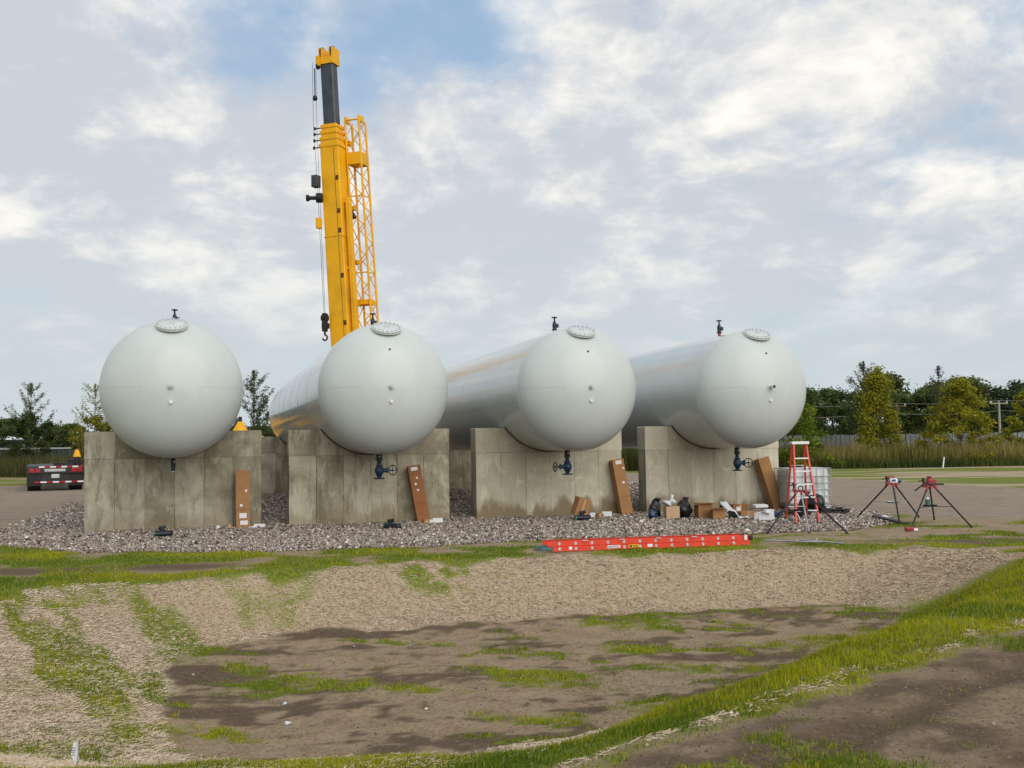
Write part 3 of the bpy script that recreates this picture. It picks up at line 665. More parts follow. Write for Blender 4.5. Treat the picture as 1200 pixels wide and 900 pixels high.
# weld lines, lifting lugs and wear-pad windows on the base section
b = MB(); b.bar(axp(2.5, (0.30, -0.493)), axp(17.2, (0.26, -0.493)), 0.02, 0.012, up=(0, 1, 0))
b.bar(axp(12.6, (-0.53, -0.494)), axp(12.62, (0.53, -0.494)), 0.02, 0.01); b.build('weld_line', M_dark, boom)
for z in (15.6, 13.9, 12.9, 10.6, 8.2, 7.2):
    MB().box((0, 0, 0), (0.16, 0.02, 0.24), M=Matrix.Translation(axp(z, (0.38, -0.492))) @ YAW).build('pad_window', M_rust, boom)
# stepped collars at the end of each nested section
for k, (z, wd) in enumerate(((17.25, 1.16), (17.62, 1.08), (17.95, 1.02), (18.25, 0.96))):
    c = boomsec('section_collar', z, z + 0.15, wd, wd * 0.9, M_yellow, cr, 0.08)
    boomsec('section_neck', z + 0.15, z + 0.38 if k < 3 else z + 0.2, wd - 0.14, (wd - 0.14) * 0.88, M_yellow, cr, 0.08)
    g = MB(); g.bar(axp(z + 0.07, (-wd / 2, -0.2)), axp(z + 0.07, (-wd / 2 - 0.42, -0.25)), 0.05, 0.05); g.tube(axp(z + 0.0, (-wd / 2 - 0.42, -0.25)), axp(z + 0.14, (-wd / 2 - 0.42, -0.25)), 0.06, n=8)
    g.build('rope_guide', M_dark, cr)
boomsec('inner_boom', 18.4, 21.75, 0.72, 0.62, M_crgrey, cr, 0.14)
b = MB()
for sx in (-0.3, 0.3):
    b.box((sx - 0.07, 0.0, 0.42), (0.045, 0.78, 0.85), M=Matrix.Translation(axp(21.6)) @ YAW); b.box((sx + 0.07, 0.0, 0.42), (0.045, 0.78, 0.85), M=Matrix.Translation(axp(21.6)) @ YAW)
b.box((0, 0, 0.16), (0.86, 0.74, 0.34), M=Matrix.Translation(axp(21.6)) @ YAW)
b.box((-0.42, -0.3, 0.25), (0.2, 0.35, 0.5), M=Matrix.Translation(axp(21.5)) @ YAW)
hd = b.build('boom_head', M_yellow, cr)
for sx in (-0.3, 0.3):
    MB().tube((sx - 0.045, -0.12, 0.66), (sx + 0.045, -0.12, 0.66), 0.27, n=22, M=Matrix.Translation(axp(21.6)) @ YAW).build('sheave', M_dark, hd)
MB().tube((-0.5, -0.35, 0.05), (-0.42, -0.35, 0.05), 0.16, n=16, M=Matrix.Translation(axp(21.45)) @ YAW).build('sheave', M_dark, hd)
# hydraulic hoses and scuffs down the base section
MB().path([axp(17.0, (-0.545, -0.2)), axp(14.8, (-0.56, -0.25)), axp(12.0, (-0.545, -0.15)), axp(7.0, (-0.55, -0.2)), axp(3.0, (-0.55, -0.2))], 0.022, 6).path([axp(16.6, (-0.55, -0.1)), axp(11.0, (-0.57, -0.05)), axp(3.0, (-0.55, -0.1))], 0.018, 6).build('hydraulic_hose', M_rubber, boom)
boomsec('side_beam', 2.4, 14.6, 0.22, 0.3, M_yellow, cr, 0.03, off=(0.78, -0.15))
for z in (4.0, 7.5, 11.0, 14.4): MB().box((0, 0, 0), (0.3, 0.2, 0.14), M=Matrix.Translation(axp(z, (0.62, -0.15))) @ YAW).build('beam_lug', M_yellow, cr)
for z in (12.6,): MB().box((0, 0, 0), (1.14, 1.0, 0.04), M=Matrix.Translation(axp(z)) @ YAW).build('stiffener_band', M_yellow, boom)
# ropes, ball and hook block
def wp(u, z, y=-0.9): return Vector((u - CRX, y, z))     # world x -> local
b = MB(); b.path([wp(-9.98, 21.6), wp(-9.93, 18.3), wp(-9.72, 14.8), wp(-9.44, 8.6)], 0.011, 6); b.path([wp(-9.80, 21.5), wp(-9.76, 18.3), wp(-9.63, 14.8), wp(-9.38, 8.6)], 0.010, 6)
b.path([wp(-9.87, 21.3), wp(-9.85, 20.0)], 0.03, 6)
b.build('hoist_rope', M_dark, cr)
MB().lathe([(0.0, -0.14), (0.1, -0.1), (0.13, 0), (0.1, 0.1), (0.03, 0.16), (0.02, 0.5)], 12, Matrix.Translation(wp(-9.85, 19.75))).build('overhaul_ball', M_dark, cr)
b = MB(); T = Matrix.Translation(wp(-9.40, 8.15)) @ Matrix.Scale(0.9, 4) @ YAW
b.box((0, 0, 0.1), (0.24, 0.34, 1.05), M=T, bev=0.06); b.tube((-0.16, 0, 0.35), (0.16, 0, 0.35), 0.2, n=18, M=T); b.box((0.05, 0, -0.1), (0.34, 0.3, 0.3), M=T)
hb = b.build('hook_block', M_dark, cr)
b = MB(); b.tube((0, 0, -0.4), (0, 0, -0.62), 0.06, n=10, M=T)
b.path([Vector((0.15 * math.sin(a), 0, -0.76 + 0.15 * math.cos(a))) for a in [k * 0.32 for k in range(15)]], 0.05, 8, T); b.build('hook', M_rust, hb)
# boxes and reel clipped to the left flank
MB().box((0, 0, 0), (0.34, 0.4, 0.62), M=Matrix.Translation(wp(-9.82, 15.45)) @ YAW, bev=0.03).build('control_box', M_crgrey, cr)
b = MB(); T = Matrix.Translation(wp(-9.75, 14.6)); b.tube((-0.05, 0, 0), (0.25, 0, 0), 0.25, n=16, M=T); b.tube((-0.5, 0, 0), (-0.05, 0, 0), 0.1, n=12, M=T); b.tube((-0.56, 0, 0), (-0.42, 0, 0), 0.17, n=14, M=T); b.build('cable_reel', M_dark, cr)
MB().box((0, 0, 0), (0.22, 0.3, 0.55), M=Matrix.Translation(wp(-9.68, 13.3)) @ YAW, bev=0.03).build('rope_bracket', M_yellow, cr)
# lattice jib stowed along the right flank
def jp(z, x, y): v = YAW @ Vector((x, y, 0)); return Vector((1.48 - 0.0577 * z + v.x, -0.3 + v.y, z))
b = MB(); hw = 0.36
zs = [2.9 + 0.79 * k for k in range(21)]
for x, y in ((-hw, -hw), (hw, -hw), (hw, hw), (-hw, hw)):
    b.tube(jp(zs[0], x * 1.05, y), jp(zs[-1], x * 1.1, y), 0.055, n=8)
jib = b.build('jib', M_yellow, cr)
b = MB()
for k in range(len(zs) - 1):
    z0, z1 = zs[k], zs[k + 1]; e = 1 if k % 2 else -1
    for (ax, ay), (bx, by) in (((-hw, -hw), (hw, -hw)), ((hw, -hw), (hw, hw)), ((hw, hw), (-hw, hw)), ((-hw, hw), (-hw, -hw))):
        if e > 0: ax, ay, bx, by = bx, by, ax, ay
        b.tube(jp(z0, ax, ay), jp(z1, bx, by), 0.026, n=6)
    if k % 5 == 0:
        for (ax, ay), (bx, by) in (((-hw, -hw), (hw, -hw)), ((hw, -hw), (hw, hw))): b.tube(jp(z0, ax, ay), jp(z0, bx, by), 0.035, n=6)
b.build('bracing', M_yellow, jib)
MB().box((0, 0, 0), (0.82, 0.82, 0.62), M=Matrix.Translation(jp(16.7, 0, 0)) @ YAW).build('jib_panel', M_yellow, jib)
b = MB()
b.tube(jp(18.7, -hw, -hw), jp(18.7, hw, -hw), 0.05, n=8)
b.build('top_bar', M_yellow, jib)
for x in (-hw, hw): MB().box((0, 0, 0), (0.12, 0.5, 0.34), M=Matrix.Translation(jp(18.75, x * 1.1, -0.1)) @ YAW, bev=0.04).build('jib_lug', M_yellow, jib)
MB().box((0, 0, 0), (1.0, 0.7, 0.25), M=Matrix.Translation(jp(9.3, -0.2, 0)) @ YAW).build('jib_bracket', M_yellow, jib)
for z in (5.5, 11.4, 14.2, 17.6): MB().box((0, 0, 0), (0.4, 0.3, 0.2), M=Matrix.Translation(jp(z, -0.5, 0)) @ YAW).build('jib_bracket', M_yellow, jib)
MB().tube(jp(14.1, -0.45, -0.45), jp(13.6, -0.15, -0.45), 0.13, n=12).build('jib_sheave', M_dark, jib)
# superstructure and carrier
b = MB(); b.box((0.1, 0.2, 2.3), (2.3, 2.2, 1.3), bev=0.08); b.box((0.1, 1.5, 2.2), (1.6, 1.2, 1.1), bev=0.08); b.tube((0, 0, 1.45), (0, 0, 1.68), 0.9, n=32); b.build('superstructure', M_yellow, cr)
MB().box((0.2, 2.9, 2.35), (2.7, 1.5, 1.5), bev=0.06).build('counterweight', M_crgrey, cr)
MB().tube((0.4, -0.9, 2.4), (0.1, -0.75, 6.2), 0.2, n=14).tube((0.1, -0.75, 6.2), (0.0, -0.7, 7.5), 0.13, n=14).build('lift_cylinder', M_dark, cr)
cb = MB().box((-1.9, -0.1, 2.45), (0.95, 1.9, 1.5), bev=0.1).build('operator_cab', M_yellow, cr)
MB().box((-1.9, -1.055, 2.6), (0.75, 0.02, 0.9)).box((-2.38, -0.2, 2.6), (0.02, 1.4, 0.9)).build('window', M_glass, cb)
b = MB(); b.box((-0.2, 0, 1.2), (12.2, 2.6, 0.5), bev=0.05); b.box((3.6, 0, 1.65), (2.0, 2.2, 0.4), bev=0.05); b.build('carrier', M_yellow, cr)
c2 = MB().box((-5.5, 0, 1.95), (1.75, 2.6, 1.3), bev=0.15).build('driver_cab', M_yellow, cr)
MB().box((-5.5, -1.303, 2.2), (1.2, 0.02, 0.5)).box((-6.38, 0, 2.2), (0.02, 2.2, 0.6)).build('window', M_glass, c2)
MB().lathe([(0.42, 2.5), (0.36, 2.85), (0.2, 3.1), (0.12, 3.25)], 14, Matrix.Translation((-5.45, -0.6, 0.05))).build('cab_roof_cowl', M_yellow, c2)
MB().tube((-5.45, -0.6, 3.2), (-5.45, -0.6, 3.55), 0.09, n=10).build('exhaust', M_dark, c2)
wm = None
for x in (-5.4, -3.7, 2.4, 4.0, 5.3):
    for y in (-1.1, 1.1):
        if wm is None:
            wh = MB().tube((0, -0.22, 0), (0, 0.22, 0), 0.62, n=26).build('wheel', M_rubber, cr); rm = MB().tube((0, -0.235, 0), (0, 0.235, 0), 0.33, n=20).build('rim', M_yellow, wh); wm = (wh, rm)
        else:
            wh = wm[0].copy(); C.objects.link(wh); wh.parent = cr; rm = wm[1].copy(); C.objects.link(rm); rm.parent = wh
        wh.location = (x, y, 0.62 + cz)
for x in (-2.2, 5.9):
    for sy in (-1, 1):
        MB().box((x, sy * 2.2, 1.0), (0.35, 2.4, 0.35)).tube((x, sy * 3.2, 1.1), (x, sy * 3.2, 0.15 + cz), 0.1, n=10).tube((x, sy * 3.2, 0.15 + cz), (x, sy * 3.2, 0.02 + cz), 0.35, n=16).build('outrigger', M_yellow, cr)

# ================================================================ flatbed trailer at left
tp = Vector((-22.5, 52.6, 0)); tz = gz(tp)
tr = thing('flatbed_trailer', 'black flatbed trailer rear with red and white reflective strips, partly behind the leftmost support', 'trailer', (tp.x, tp.y, tz), (0, 0, R_(24)))
MB().box((0, 5.0, 1.16), (2.6, 10.0, 0.12), bev=0.02).box((0, 5.0, 0.95), (1.0, 9.6, 0.34)).build('deck', M_dark, tr)
MB().box((0, 0.0, 1.02), (2.6, 0.1, 0.36), bev=0.02).box((0, 0.06, 0.62), (2.58, 0.08, 0.56), bev=0.02).build('tail_frame', M_blackplastic, tr)
def strip(z, x0, x1, mats):
    n = 8; k = (x1 - x0) / n
    for j in range(n):
        MB().box((x0 + k * (j + 0.5), -0.055 - (0 if z > 0.7 else -0.0), z), (k, 0.012, 0.075)).build('reflective_strip', mats[j % 2], tr)
strip(1.17, -0.75, 1.28, (M_paper, M_taillight)); strip(0.43, -0.95, 1.28, (M_taillight, M_paper))
for sx in (-0.95, 0.95):
    l = MB().box((sx - 0.12, -0.06, 1.0), (0.24, 0.04, 0.2), bev=0.02).box((sx + 0.15, -0.06, 1.0), (0.22, 0.04, 0.2), bev=0.02).build('tail_light', M_taillight, tr)
MB().box((-0.02, -0.06, 1.01), (0.95, 0.02, 0.13)).build('light_bar', M_cabwhite, tr)
MB().box((0.0, -0.07, 0.72), (0.36, 0.015, 0.19), bev=0.005).build('number_plate', M_plate, tr)
for sx in (-0.95, 0.95):
    MB().box((sx, 0.02, 0.55), (0.66, 0.02, 0.6)).build('mud_flap', M_rubber, tr)
    for y in (0.9, 2.2):
        w_ = MB().tube((sx - 0.3, y, 0.5), (sx + 0.3, y, 0.5), 0.5, n=24).build('wheel', M_rubber, tr); MB().tube((sx - 0.31, y, 0.5), (sx + 0.31, y, 0.5), 0.26, n=16).build('rim', M_cabwhite, w_)
MB().box((0.35, 0.6, 1.29), (0.9, 0.5, 0.14)).box((0.9, 2.2, 1.36), (0.7, 1.2, 0.28)).build('deck_plate', M_dark, tr)
pt = tr.matrix_basis if False else Matrix.Translation((tp.x, tp.y, tz)) @ Matrix.Rotation(R_(24), 4, 'Z')
q = pt @ Vector((1.0, 0.9, 1.22))
mk_ = thing('marker_post', 'black post with yellow cone cap standing on the trailer deck', 'marker post', q[:])
MB().tube((0, 0, 0), (0, 0, 0.42), 0.14, n=14).build('post', M_blackplastic, mk_)
MB().lathe([(0.19, 0.42), (0.17, 0.5), (0.10, 0.72), (0.06, 0.78), (0, 0.79)], 16).build('cone_cap', M_yellow, mk_)

# ================================================================ things in front of the supports
def leaning_box(label, t, s, w_, d, h, lean, tilt, m, marks=()):
    p = RG(t, s); o = thing('cardboard_box', label, 'cardboard box', p[:], (-lean, tilt, TH), 'cardboard boxes')
    MB().box((0, 0, h / 2), (w_, d, h), bev=0.006).build('carton', m, o)
    if marks: MB().box((0, -d / 2 - 0.002, h * 0.32), (w_ * 0.98, 0.003, 0.006)).build('seam', M_rust, o)
    for x, z, a, c in marks:
        MB().box((x, -d / 2 - 0.005, z), (a, 0.003, c)).build('paper_label', M_paper, o)
    return o
leaning_box('tall brown cardboard box upright against the leftmost support, white labels near its foot', 1.60, -0.30, 0.33, 0.2, 1.4, 0.06, -0.01, M_card, ((0.08, 0.9, 0.05, 0.06), (-0.04, 0.55, 0.06, 0.06), (0.0, 0.30, 0.17, 0.12), (0.02, 0.13, 0.18, 0.10)))
leaning_box('red-brown tall box tilted against the mottled support, labels at its top', 6.06, -0.36, 0.33, 0.2, 1.46, 0.14, -0.15, M_card2, ((-0.01, 1.37, 0.17, 0.09), (0.02, 1.13, 0.05, 0.05), (-0.04, 0.98, 0.05, 0.06), (-0.01, 0.82, 0.06, 0.04)))
leaning_box('tall orange-brown box tilted against the right end of the stained support', 11.60, -0.36, 0.33, 0.26, 1.5, 0.14, -0.12, M_card, ((0.0, 1.41, 0.17, 0.1), (0.11, 1.24, 0.05, 0.05), (0.04, 0.86, 0.06, 0.06)))
leaning_box('plain tall box without labels leaning on the rightmost support near the stepladder', 16.14, -0.42, 0.34, 0.28, 1.5, 0.16, -0.24, M_card, ())

def carton(label, px, py, w_, d, h, rz, m=None, flaps=False, rot=(0, 0), dz=0.0, tape=True):
    m = m or M_card; z = height(np.array([px]), np.array([py]))[0] + dz
    o = thing('cardboard_box', label, 'cardboard box', (px, py, float(z)), (rot[0], rot[1], rz), 'cardboard boxes')
    if flaps:
        b = MB(); t = 0.006
        b.box((0, 0, t), (w_, d, t)); b.box((-w_ / 2, 0, h / 2), (t, d, h)); b.box((w_ / 2, 0, h / 2), (t, d, h)); b.box((0, -d / 2, h / 2), (w_, t, h)); b.box((0, d / 2, h / 2), (w_, t, h)); b.build('carton', m, o)
        for sx, a in ((-1, 0.9), (1, 0.5)):
            MB().box((sx * (w_ / 2 + 0.07), 0, h - 0.03 * a), (0.15, d * 0.98, t), M=Matrix.Translation((0, 0, 0)) @ Matrix.Rotation(0.0, 4, 'Y')).build('flap', m, o)
        MB().box((0, -d / 2 - 0.06, h + 0.01), (w_ * 0.96, 0.13, t)).build('flap', m, o)
    else:
        MB().box((0, 0, h / 2), (w_, d, h), bev=0.006).build('carton', m, o)
        if tape: MB().box((0, -d / 2 - 0.003, h * 0.5), (0.05, 0.003, h * 0.96)).box((0, 0, h + 0.002), (0.05, d * .98, 0.003)).build('tape', M_tape, o)
    return o
def tagged(o, label, cat, group=None): return tag(o, label, cat, group)

# beside the leftmost box
carton('tiny brown carton at the left foot of the upright tall box', -6.90, 26.02, 0.12, 0.1, 0.10, 0.3, M_card, tape=True)
b = MB(); b.box((0, 0, 0.05), (0.26, 0.14, 0.10), bev=0.01); b.box((-0.17, -0.03, 0.03), (0.12, 0.1, 0.05), M=Matrix.Rotation(0.4, 4, 'Z')); o = b.build('crumpled_paper', M_paper, None, (-6.16, 26.0, gz((-6.16, 26.0)))); tagged(o, 'white crumpled paper at the right foot of the upright tall box', 'waste paper')
o = MB().blob((0, 0, 0.04), (0.06, 0.05, 0.05), 5, 2, 0.4).build('crumpled_paper', M_paper, None, (-7.15, 25.9, gz((-7.15, 25.9)))); tagged(o, 'small white paper scrap left of the tiny brown carton', 'waste paper')
def fitting(label, p, rz):
    o = thing('pipe_fitting', label, 'pipe fitting', (p[0], p[1], gz(p)), (0, 0, rz))
    MB().tube((-0.16, 0, 0.07), (0.16, 0, 0.075), 0.065, n=14).tube((0.1, 0, 0.07), (0.17, 0.12, 0.08), 0.06, n=12).build('pipe_body', M_valvedark, o)
    MB().tube((-0.19, 0, 0.07), (-0.16, 0, 0.07), 0.09, n=16).build('flange', M_green, o)
    MB().tube((-0.02, 0.0, 0.1), (-0.02, 0, 0.22), 0.05, n=12).tube((-0.09, 0.0, 0.2), (0.07, 0, 0.22), 0.035, n=8).build('outlet', M_valvedark, o)
fitting('dark teal pipe fitting on the gravel before the leftmost support', (-7.76, 23.7), 0.3)
fitting('black pipe fitting on the gravel before the mottled support', (-2.86, 25.0), -0.5)
# by the red-brown box
carton('palm-sized brown carton at the foot of the red-brown tall box', -2.2, 26.75, 0.16, 0.14, 0.11, 0.5, M_card)
o = MB().box((0, 0, 0.06), (0.26, 0.16, 0.12), bev=0.01).box((-0.2, 0.02, 0.05), (0.14, 0.12, 0.08), M=Matrix.Rotation(0.3, 4, 'Z')).build('white_carton', M_paper, None, (-1.92, 26.95, gz((-1.92, 26.95))), (0, 0, 0.2)); tagged(o, 'small white carton right of the red-brown tall box', 'carton')
# by the stained support
p = (1.72, 27.0)
carton('tilted brown box balanced on a black fitting before the stained support', 1.62, 27.05, 0.34, 0.3, 0.46, 0.35, M_card, rot=(0.12, 0.30), dz=0.10)
fitting('black fitting under the tilted brown box', (1.72, 26.75), 0.1)
o = MB().box((0, 0, 0.07), (0.26, 0.16, 0.13), bev=0.01).box((-0.38, -0.15, 0.06), (0.15, 0.12, 0.12), bev=0.01).build('white_carton', M_paper, None, (2.42, 28.0, gz((2.42, 28.0)))); tagged(o, 'pair of small white cartons left of the orange-brown tall box', 'carton')
carton('thumb-sized brown carton between small white cartons before the stained support', 2.22, 27.8, 0.18, 0.15, 0.1, 0.2, M_card2)
# rubbish by the rightmost support
def bag(label, p, r, seed, m=M_blackplastic):
    o = thing('rubbish_bag', label, 'rubbish bag', (p[0], p[1], gz(p)), (0, 0, seed), 'black rubbish bags')
    MB().blob((0, 0, r[2] * 0.9), r, seed, 3, 0.22).build('sack', m, o)
    MB().lathe([(0.03, 0), (0.05, 0.04), (0.09, 0.1), (0.07, 0.12)], 9, Matrix.Translation((r[0] * -0.4, 0, r[2] * 1.75))).build('tied_neck', m, o)
bag('narrow black rubbish bag left of the box with clear wrapping', (3.62, 27.45), (0.16, 0.15, 0.22), 3)
bag('large black rubbish bag between two open brown boxes', (4.28, 27.05), (0.27, 0.2, 0.23), 4)
o = MB().blob((0, 0, 0.12), (0.12, 0.12, 0.12), 8, 3, 0.12).build('plastic_jug', M_blueplastic, None, (3.50, 27.0, gz((3.5, 27.0)))); tagged(o, 'round dark blue plastic jug beside the narrow black bag', 'jug')
carton('small pale brown box with clear wrapping on top', 3.93, 26.75, 0.34, 0.3, 0.32, 0.12, M_tape)
b = MB(); b.blob((0, 0, 0.08), (0.12, 0.1, 0.08), 12, 3, 0.5); b.lathe([(0.07, 0.1), (0.03, 0.2), (0.05, 0.28), (0.0, 0.30)], 9, Matrix.Rotation(0.2, 4, 'Y')); o = b.build('plastic_wrap', M_film, None, (3.9, 26.72, gz((3.9, 26.72)) + 0.325)); tagged(o, 'crumpled clear wrapping on the small pale brown box', 'plastic wrap')
carton('larger open brown box with raised flaps right of the large bag', 4.78, 27.0, 0.38, 0.34, 0.38, 0.15, M_card, True)
carton('smaller open brown box leaning on the larger open one', 5.05, 26.6, 0.30, 0.28, 0.27, 0.1, M_card, True)
def sheet(label, p, sx, sy, h, seed, m, rz=0, name='plastic_sheet', cat='plastic sheet'):
    r = np.random.default_rng(seed); n = 22; u, v = np.meshgrid(np.linspace(-1, 1, n), np.linspace(-1, 1, n))
    z = h * np.clip(1 - (u + 0.6) ** 2 * 0.9 - v * v * 0.5, 0, 1) * (0.6 + fbm(u, v, 2.0, seed, 3) * 0.8) + 0.05 * fbm(u, v, 4, seed + 2, 2) + 0.005
    V_ = np.stack([u * sx * (1 - 0.25 * v * v), v * sy * (1 - .2 * u * u), z], -1).reshape(-1, 3); id_ = np.arange(n * n).reshape(n, n)
    F_ = np.stack([id_[:-1, :-1], id_[:-1, 1:], id_[1:, 1:], id_[1:, :-1]], -1).reshape(-1, 4)
    o = npmesh(name, V_, F_, m, smooth=True); o.location = (p[0], p[1], gz(p)); o.rotation_euler = (0, 0, rz)
    md = o.modifiers.new('thick', 'SOLIDIFY'); md.thickness = 0.004
    return tag(o, label, cat)
sheet('white plastic sheet slumped beside the smaller open brown box', (5.45, 26.75), 0.32, 0.3, 0.36, 33, M_film, 0.2)
o = MB().blob((0, 0, 0.03), (0.07, 0.05, 0.04), 15, 2, 0.5).blob((0.15, 0.05, 0.03), (0.05, 0.05, 0.03), 16, 2, 0.5).blob((0.0, 0.12, 0.02), (0.04, 0.05, 0.03), 17, 2, 0.5).build('crumpled_paper', M_paper, None, (5.55, 26.3, gz((5.55, 26.3)))); tagged(o, 'white scraps on gravel right of the plastic sheet', 'waste paper')
c_ = carton('reddish brown carton on the ground against the rightmost support, white square label', 5.98, 28.6, 0.42, 0.26, 0.24, TH, M_card2)
MB().box((-0.06, -0.136, 0.12), (0.12, 0.003, 0.12)).build('paper_label', M_paper, c_)
carton('low brown box between reddish carton and folded white papers', 5.92, 27.4, 0.42, 0.28, 0.13, 0.3, M_card)
o = MB().box((0, 0, 0.045), (0.36, 0.22, 0.07), bev=0.01, M=Matrix.Rotation(0.1, 4, 'X')).build('white_carton', M_paper, None, (6.5, 28.3, gz((6.5, 28.3)) + 0.16), (0, 0, 0.2)); tagged(o, 'flat white carton lying on coiled blue gear near the plain tall box', 'carton')
b = MB(); b.box((0, 0, 0.1), (0.22, 0.2, 0.2), bev=0.008); b.box((0.2, 0.04, 0.13), (0.2, 0.18, 0.26), bev=0.008); b.box((0.02, -0.12, 0.205), (0.24, 0.16, 0.006), M=Matrix.Rotation(0.2, 4, 'Y')); b.box((-0.15, -0.05, 0.14), (0.14, 0.006, 0.16), M=Matrix.Rotation(0.3, 4, 'X'))
o = b.build('paper_sack', M_paper, None, (5.98, 25.9, gz((5.98, 25.9))), (0, 0, 0.15)); tagged(o, 'open white paper sacks standing before the plain tall box', 'paper sack')
def coil(label, p, m, r, n, seed, name='cable_coil', cat='cable'):
    rr = random.Random(seed); b = MB(); pts = []
    for k in range(n * 14):
        a = 2 * PI * k / 14; q = r * (0.75 + 0.3 * rr.random()); pts.append(Vector((q * math.cos(a) * 1.3, q * math.sin(a), 0.03 + 0.14 * rr.random() * (1 - k / (n * 14)) + 0.02)))
    b.path(pts, 0.016, 6); o = b.build(name, m, None, (p[0], p[1], gz(p))); return tag(o, label, cat)
coil('tangled blue hose before the foot of the plain tall box', (6.35, 26.55), M_blueplastic, 0.2, 5, 2, 'hose_coil', 'hose')
coil('black cable coil behind the left legs of the stepladder', (7.3, 27.6), M_rubber, 0.25, 6, 3)
coil('second black cable tangle spilling right of the stepladder before the white tank cage', (8.35, 28.0), M_rubber, 0.3, 5, 4)
bag('black sack bundled behind the stepladder by the caged tank', (7.85, 28.2), (0.33, 0.25, 0.26), 6)
o = MB().tube((0, 0, 0.12), (0.02, 0.08, 0.12), 0.13, n=20).tube((0, 0, 0.12), (-0.01, -0.01, 0.12), 0.07, n=14).build('hose_reel', M_valvedark, None, (7.0, 26.4, gz((7.0, 26.4)))); tagged(o, 'small round dark reel between the left legs of the stepladder', 'reel')

# caged white bulk container
ip = (8.03, 29.75); ib = thing('bulk_container', 'white plastic bulk container in a metal cage behind the stepladder', 'bulk container', (ip[0], ip[1], gz(ip)), (0, 0, 0.12))
MB().box((0, 0, 0.66), (1.12, 0.94, 1.0), bev=0.07).tube((0.1, 0, 1.14), (0.1, 0, 1.19), 0.1, n=18).build('plastic_tank', M_whiteplastic, ib)
MB().box((0.22, -0.477, 0.78), (0.34, 0.01, 0.3)).build('label_panel', M_cabwhite, ib)
b = MB()
for z in (0.22, 0.4, 0.58, 0.76, 0.94, 1.15):
    b.path([(-0.6, -0.51, z), (0.6, -0.51, z), (0.6, 0.51, z), (-0.6, 0.51, z), (-0.6, -0.51, z)], 0.011, 6)
for k in range(7):
    x = -0.6 + 0.2 * k
    for y in (-0.525, 0.525): b.tube((x, y, 0.14), (x, y, 1.16), 0.009, n=6)
for k in range(6):
    y = -0.5 + 0.2 * k
    for x in (-0.615, 0.615): b.tube((x, y, 0.14), (x, y, 1.16), 0.009, n=6)
b.build('cage', M_cabwhite, ib)
b = MB(); b.box((0, 0, 0.135), (1.2, 1.02, 0.02))
for x in (-0.52, 0, 0.52):
    for y in (-0.42, 0.42): b.box((x, y, 0.065), (0.13, 0.13, 0.125))
for y in (-0.42, 0.42): b.box((0, y, 0.012), (1.2, 0.1, 0.02))
b.build('pallet', M_cabwhite, ib)

# orange step ladder
sp = Vector((6.74, 25.2, 0)); sl = thing('step_ladder', 'red-orange fibreglass stepladder standing open by the rightmost support', 'ladder', (sp.x, sp.y, gz(sp)), (0, 0, 0.0))
TOPZ = 1.83; FL, FR = Vector((-0.31, -0.72, 0)), Vector((0.25, -0.62, 0)); BL, BR = Vector((-0.10, 0.98, 0)), Vector((0.42, 1.05, 0))
TL, TRr = Vector((-0.10, 0.10, TOPZ)), Vector((0.20, 0.14, TOPZ)); off = Vector((0, 0.14, 0))
for a, c in ((FL, TL), (FR, TRr)):
    r_ = MB().bar(a, c, 0.035, 0.085, up=(0, 1, 0)).build('front_rail', M_redfib, sl); MB().box((a.x, a.y, 0.02), (0.06, 0.11, 0.04)).build('foot', M_rubber, r_)
for a, c in ((BL, TL + off), (BR, TRr + off)):
    r_ = MB().bar(a, c, 0.035, 0.06, up=(0, 1, 0)).build('rear_rail', M_redfib, sl); MB().box((a.x, a.y, 0.02), (0.06, 0.09, 0.04)).build('foot', M_rubber, r_)
for k in range(1, 6):
    f = k * 0.163; a = FL.lerp(TL, f); c = FR.lerp(TRr, f); MB().bar(a, c, 0.085, 0.03, up=(0, 0, 1)).build('step', M_alu, sl)
MB().box(((TL + TRr) / 2 + Vector((0, 0.07, 0.02)))[:], (0.42, 0.3, 0.07), bev=0.012).build('top_cap', M_alu, sl)
for f in (0.17, 0.45, 0.72):
    a = BL.lerp(TL + off, f); c = BR.lerp(TRr + off, f); MB().bar(a, c, 0.03, 0.012).build('rear_brace', M_alu, sl)
a, c = FL.lerp(TL, 0.16), FR.lerp(TRr, 0.16)
MB().tube(a, a + Vector((-0.0, 0.0, -0.2)) + (FL - TL) * 0.02 + Vector((0.12, 0, 0.0)), 0.012, n=6).tube(c, c + Vector((-0.12, 0, -0.2)), 0.012, n=6).build('corner_brace', M_alu, sl)
for A_, B_ in ((FL.lerp(TL, 0.5), BL.lerp(TL + off, 0.5)), (FR.lerp(TRr, 0.5), BR.lerp(TRr + off, 0.5))): MB().bar(A_, B_, 0.02, 0.01).build('spreader', M_dark, sl)

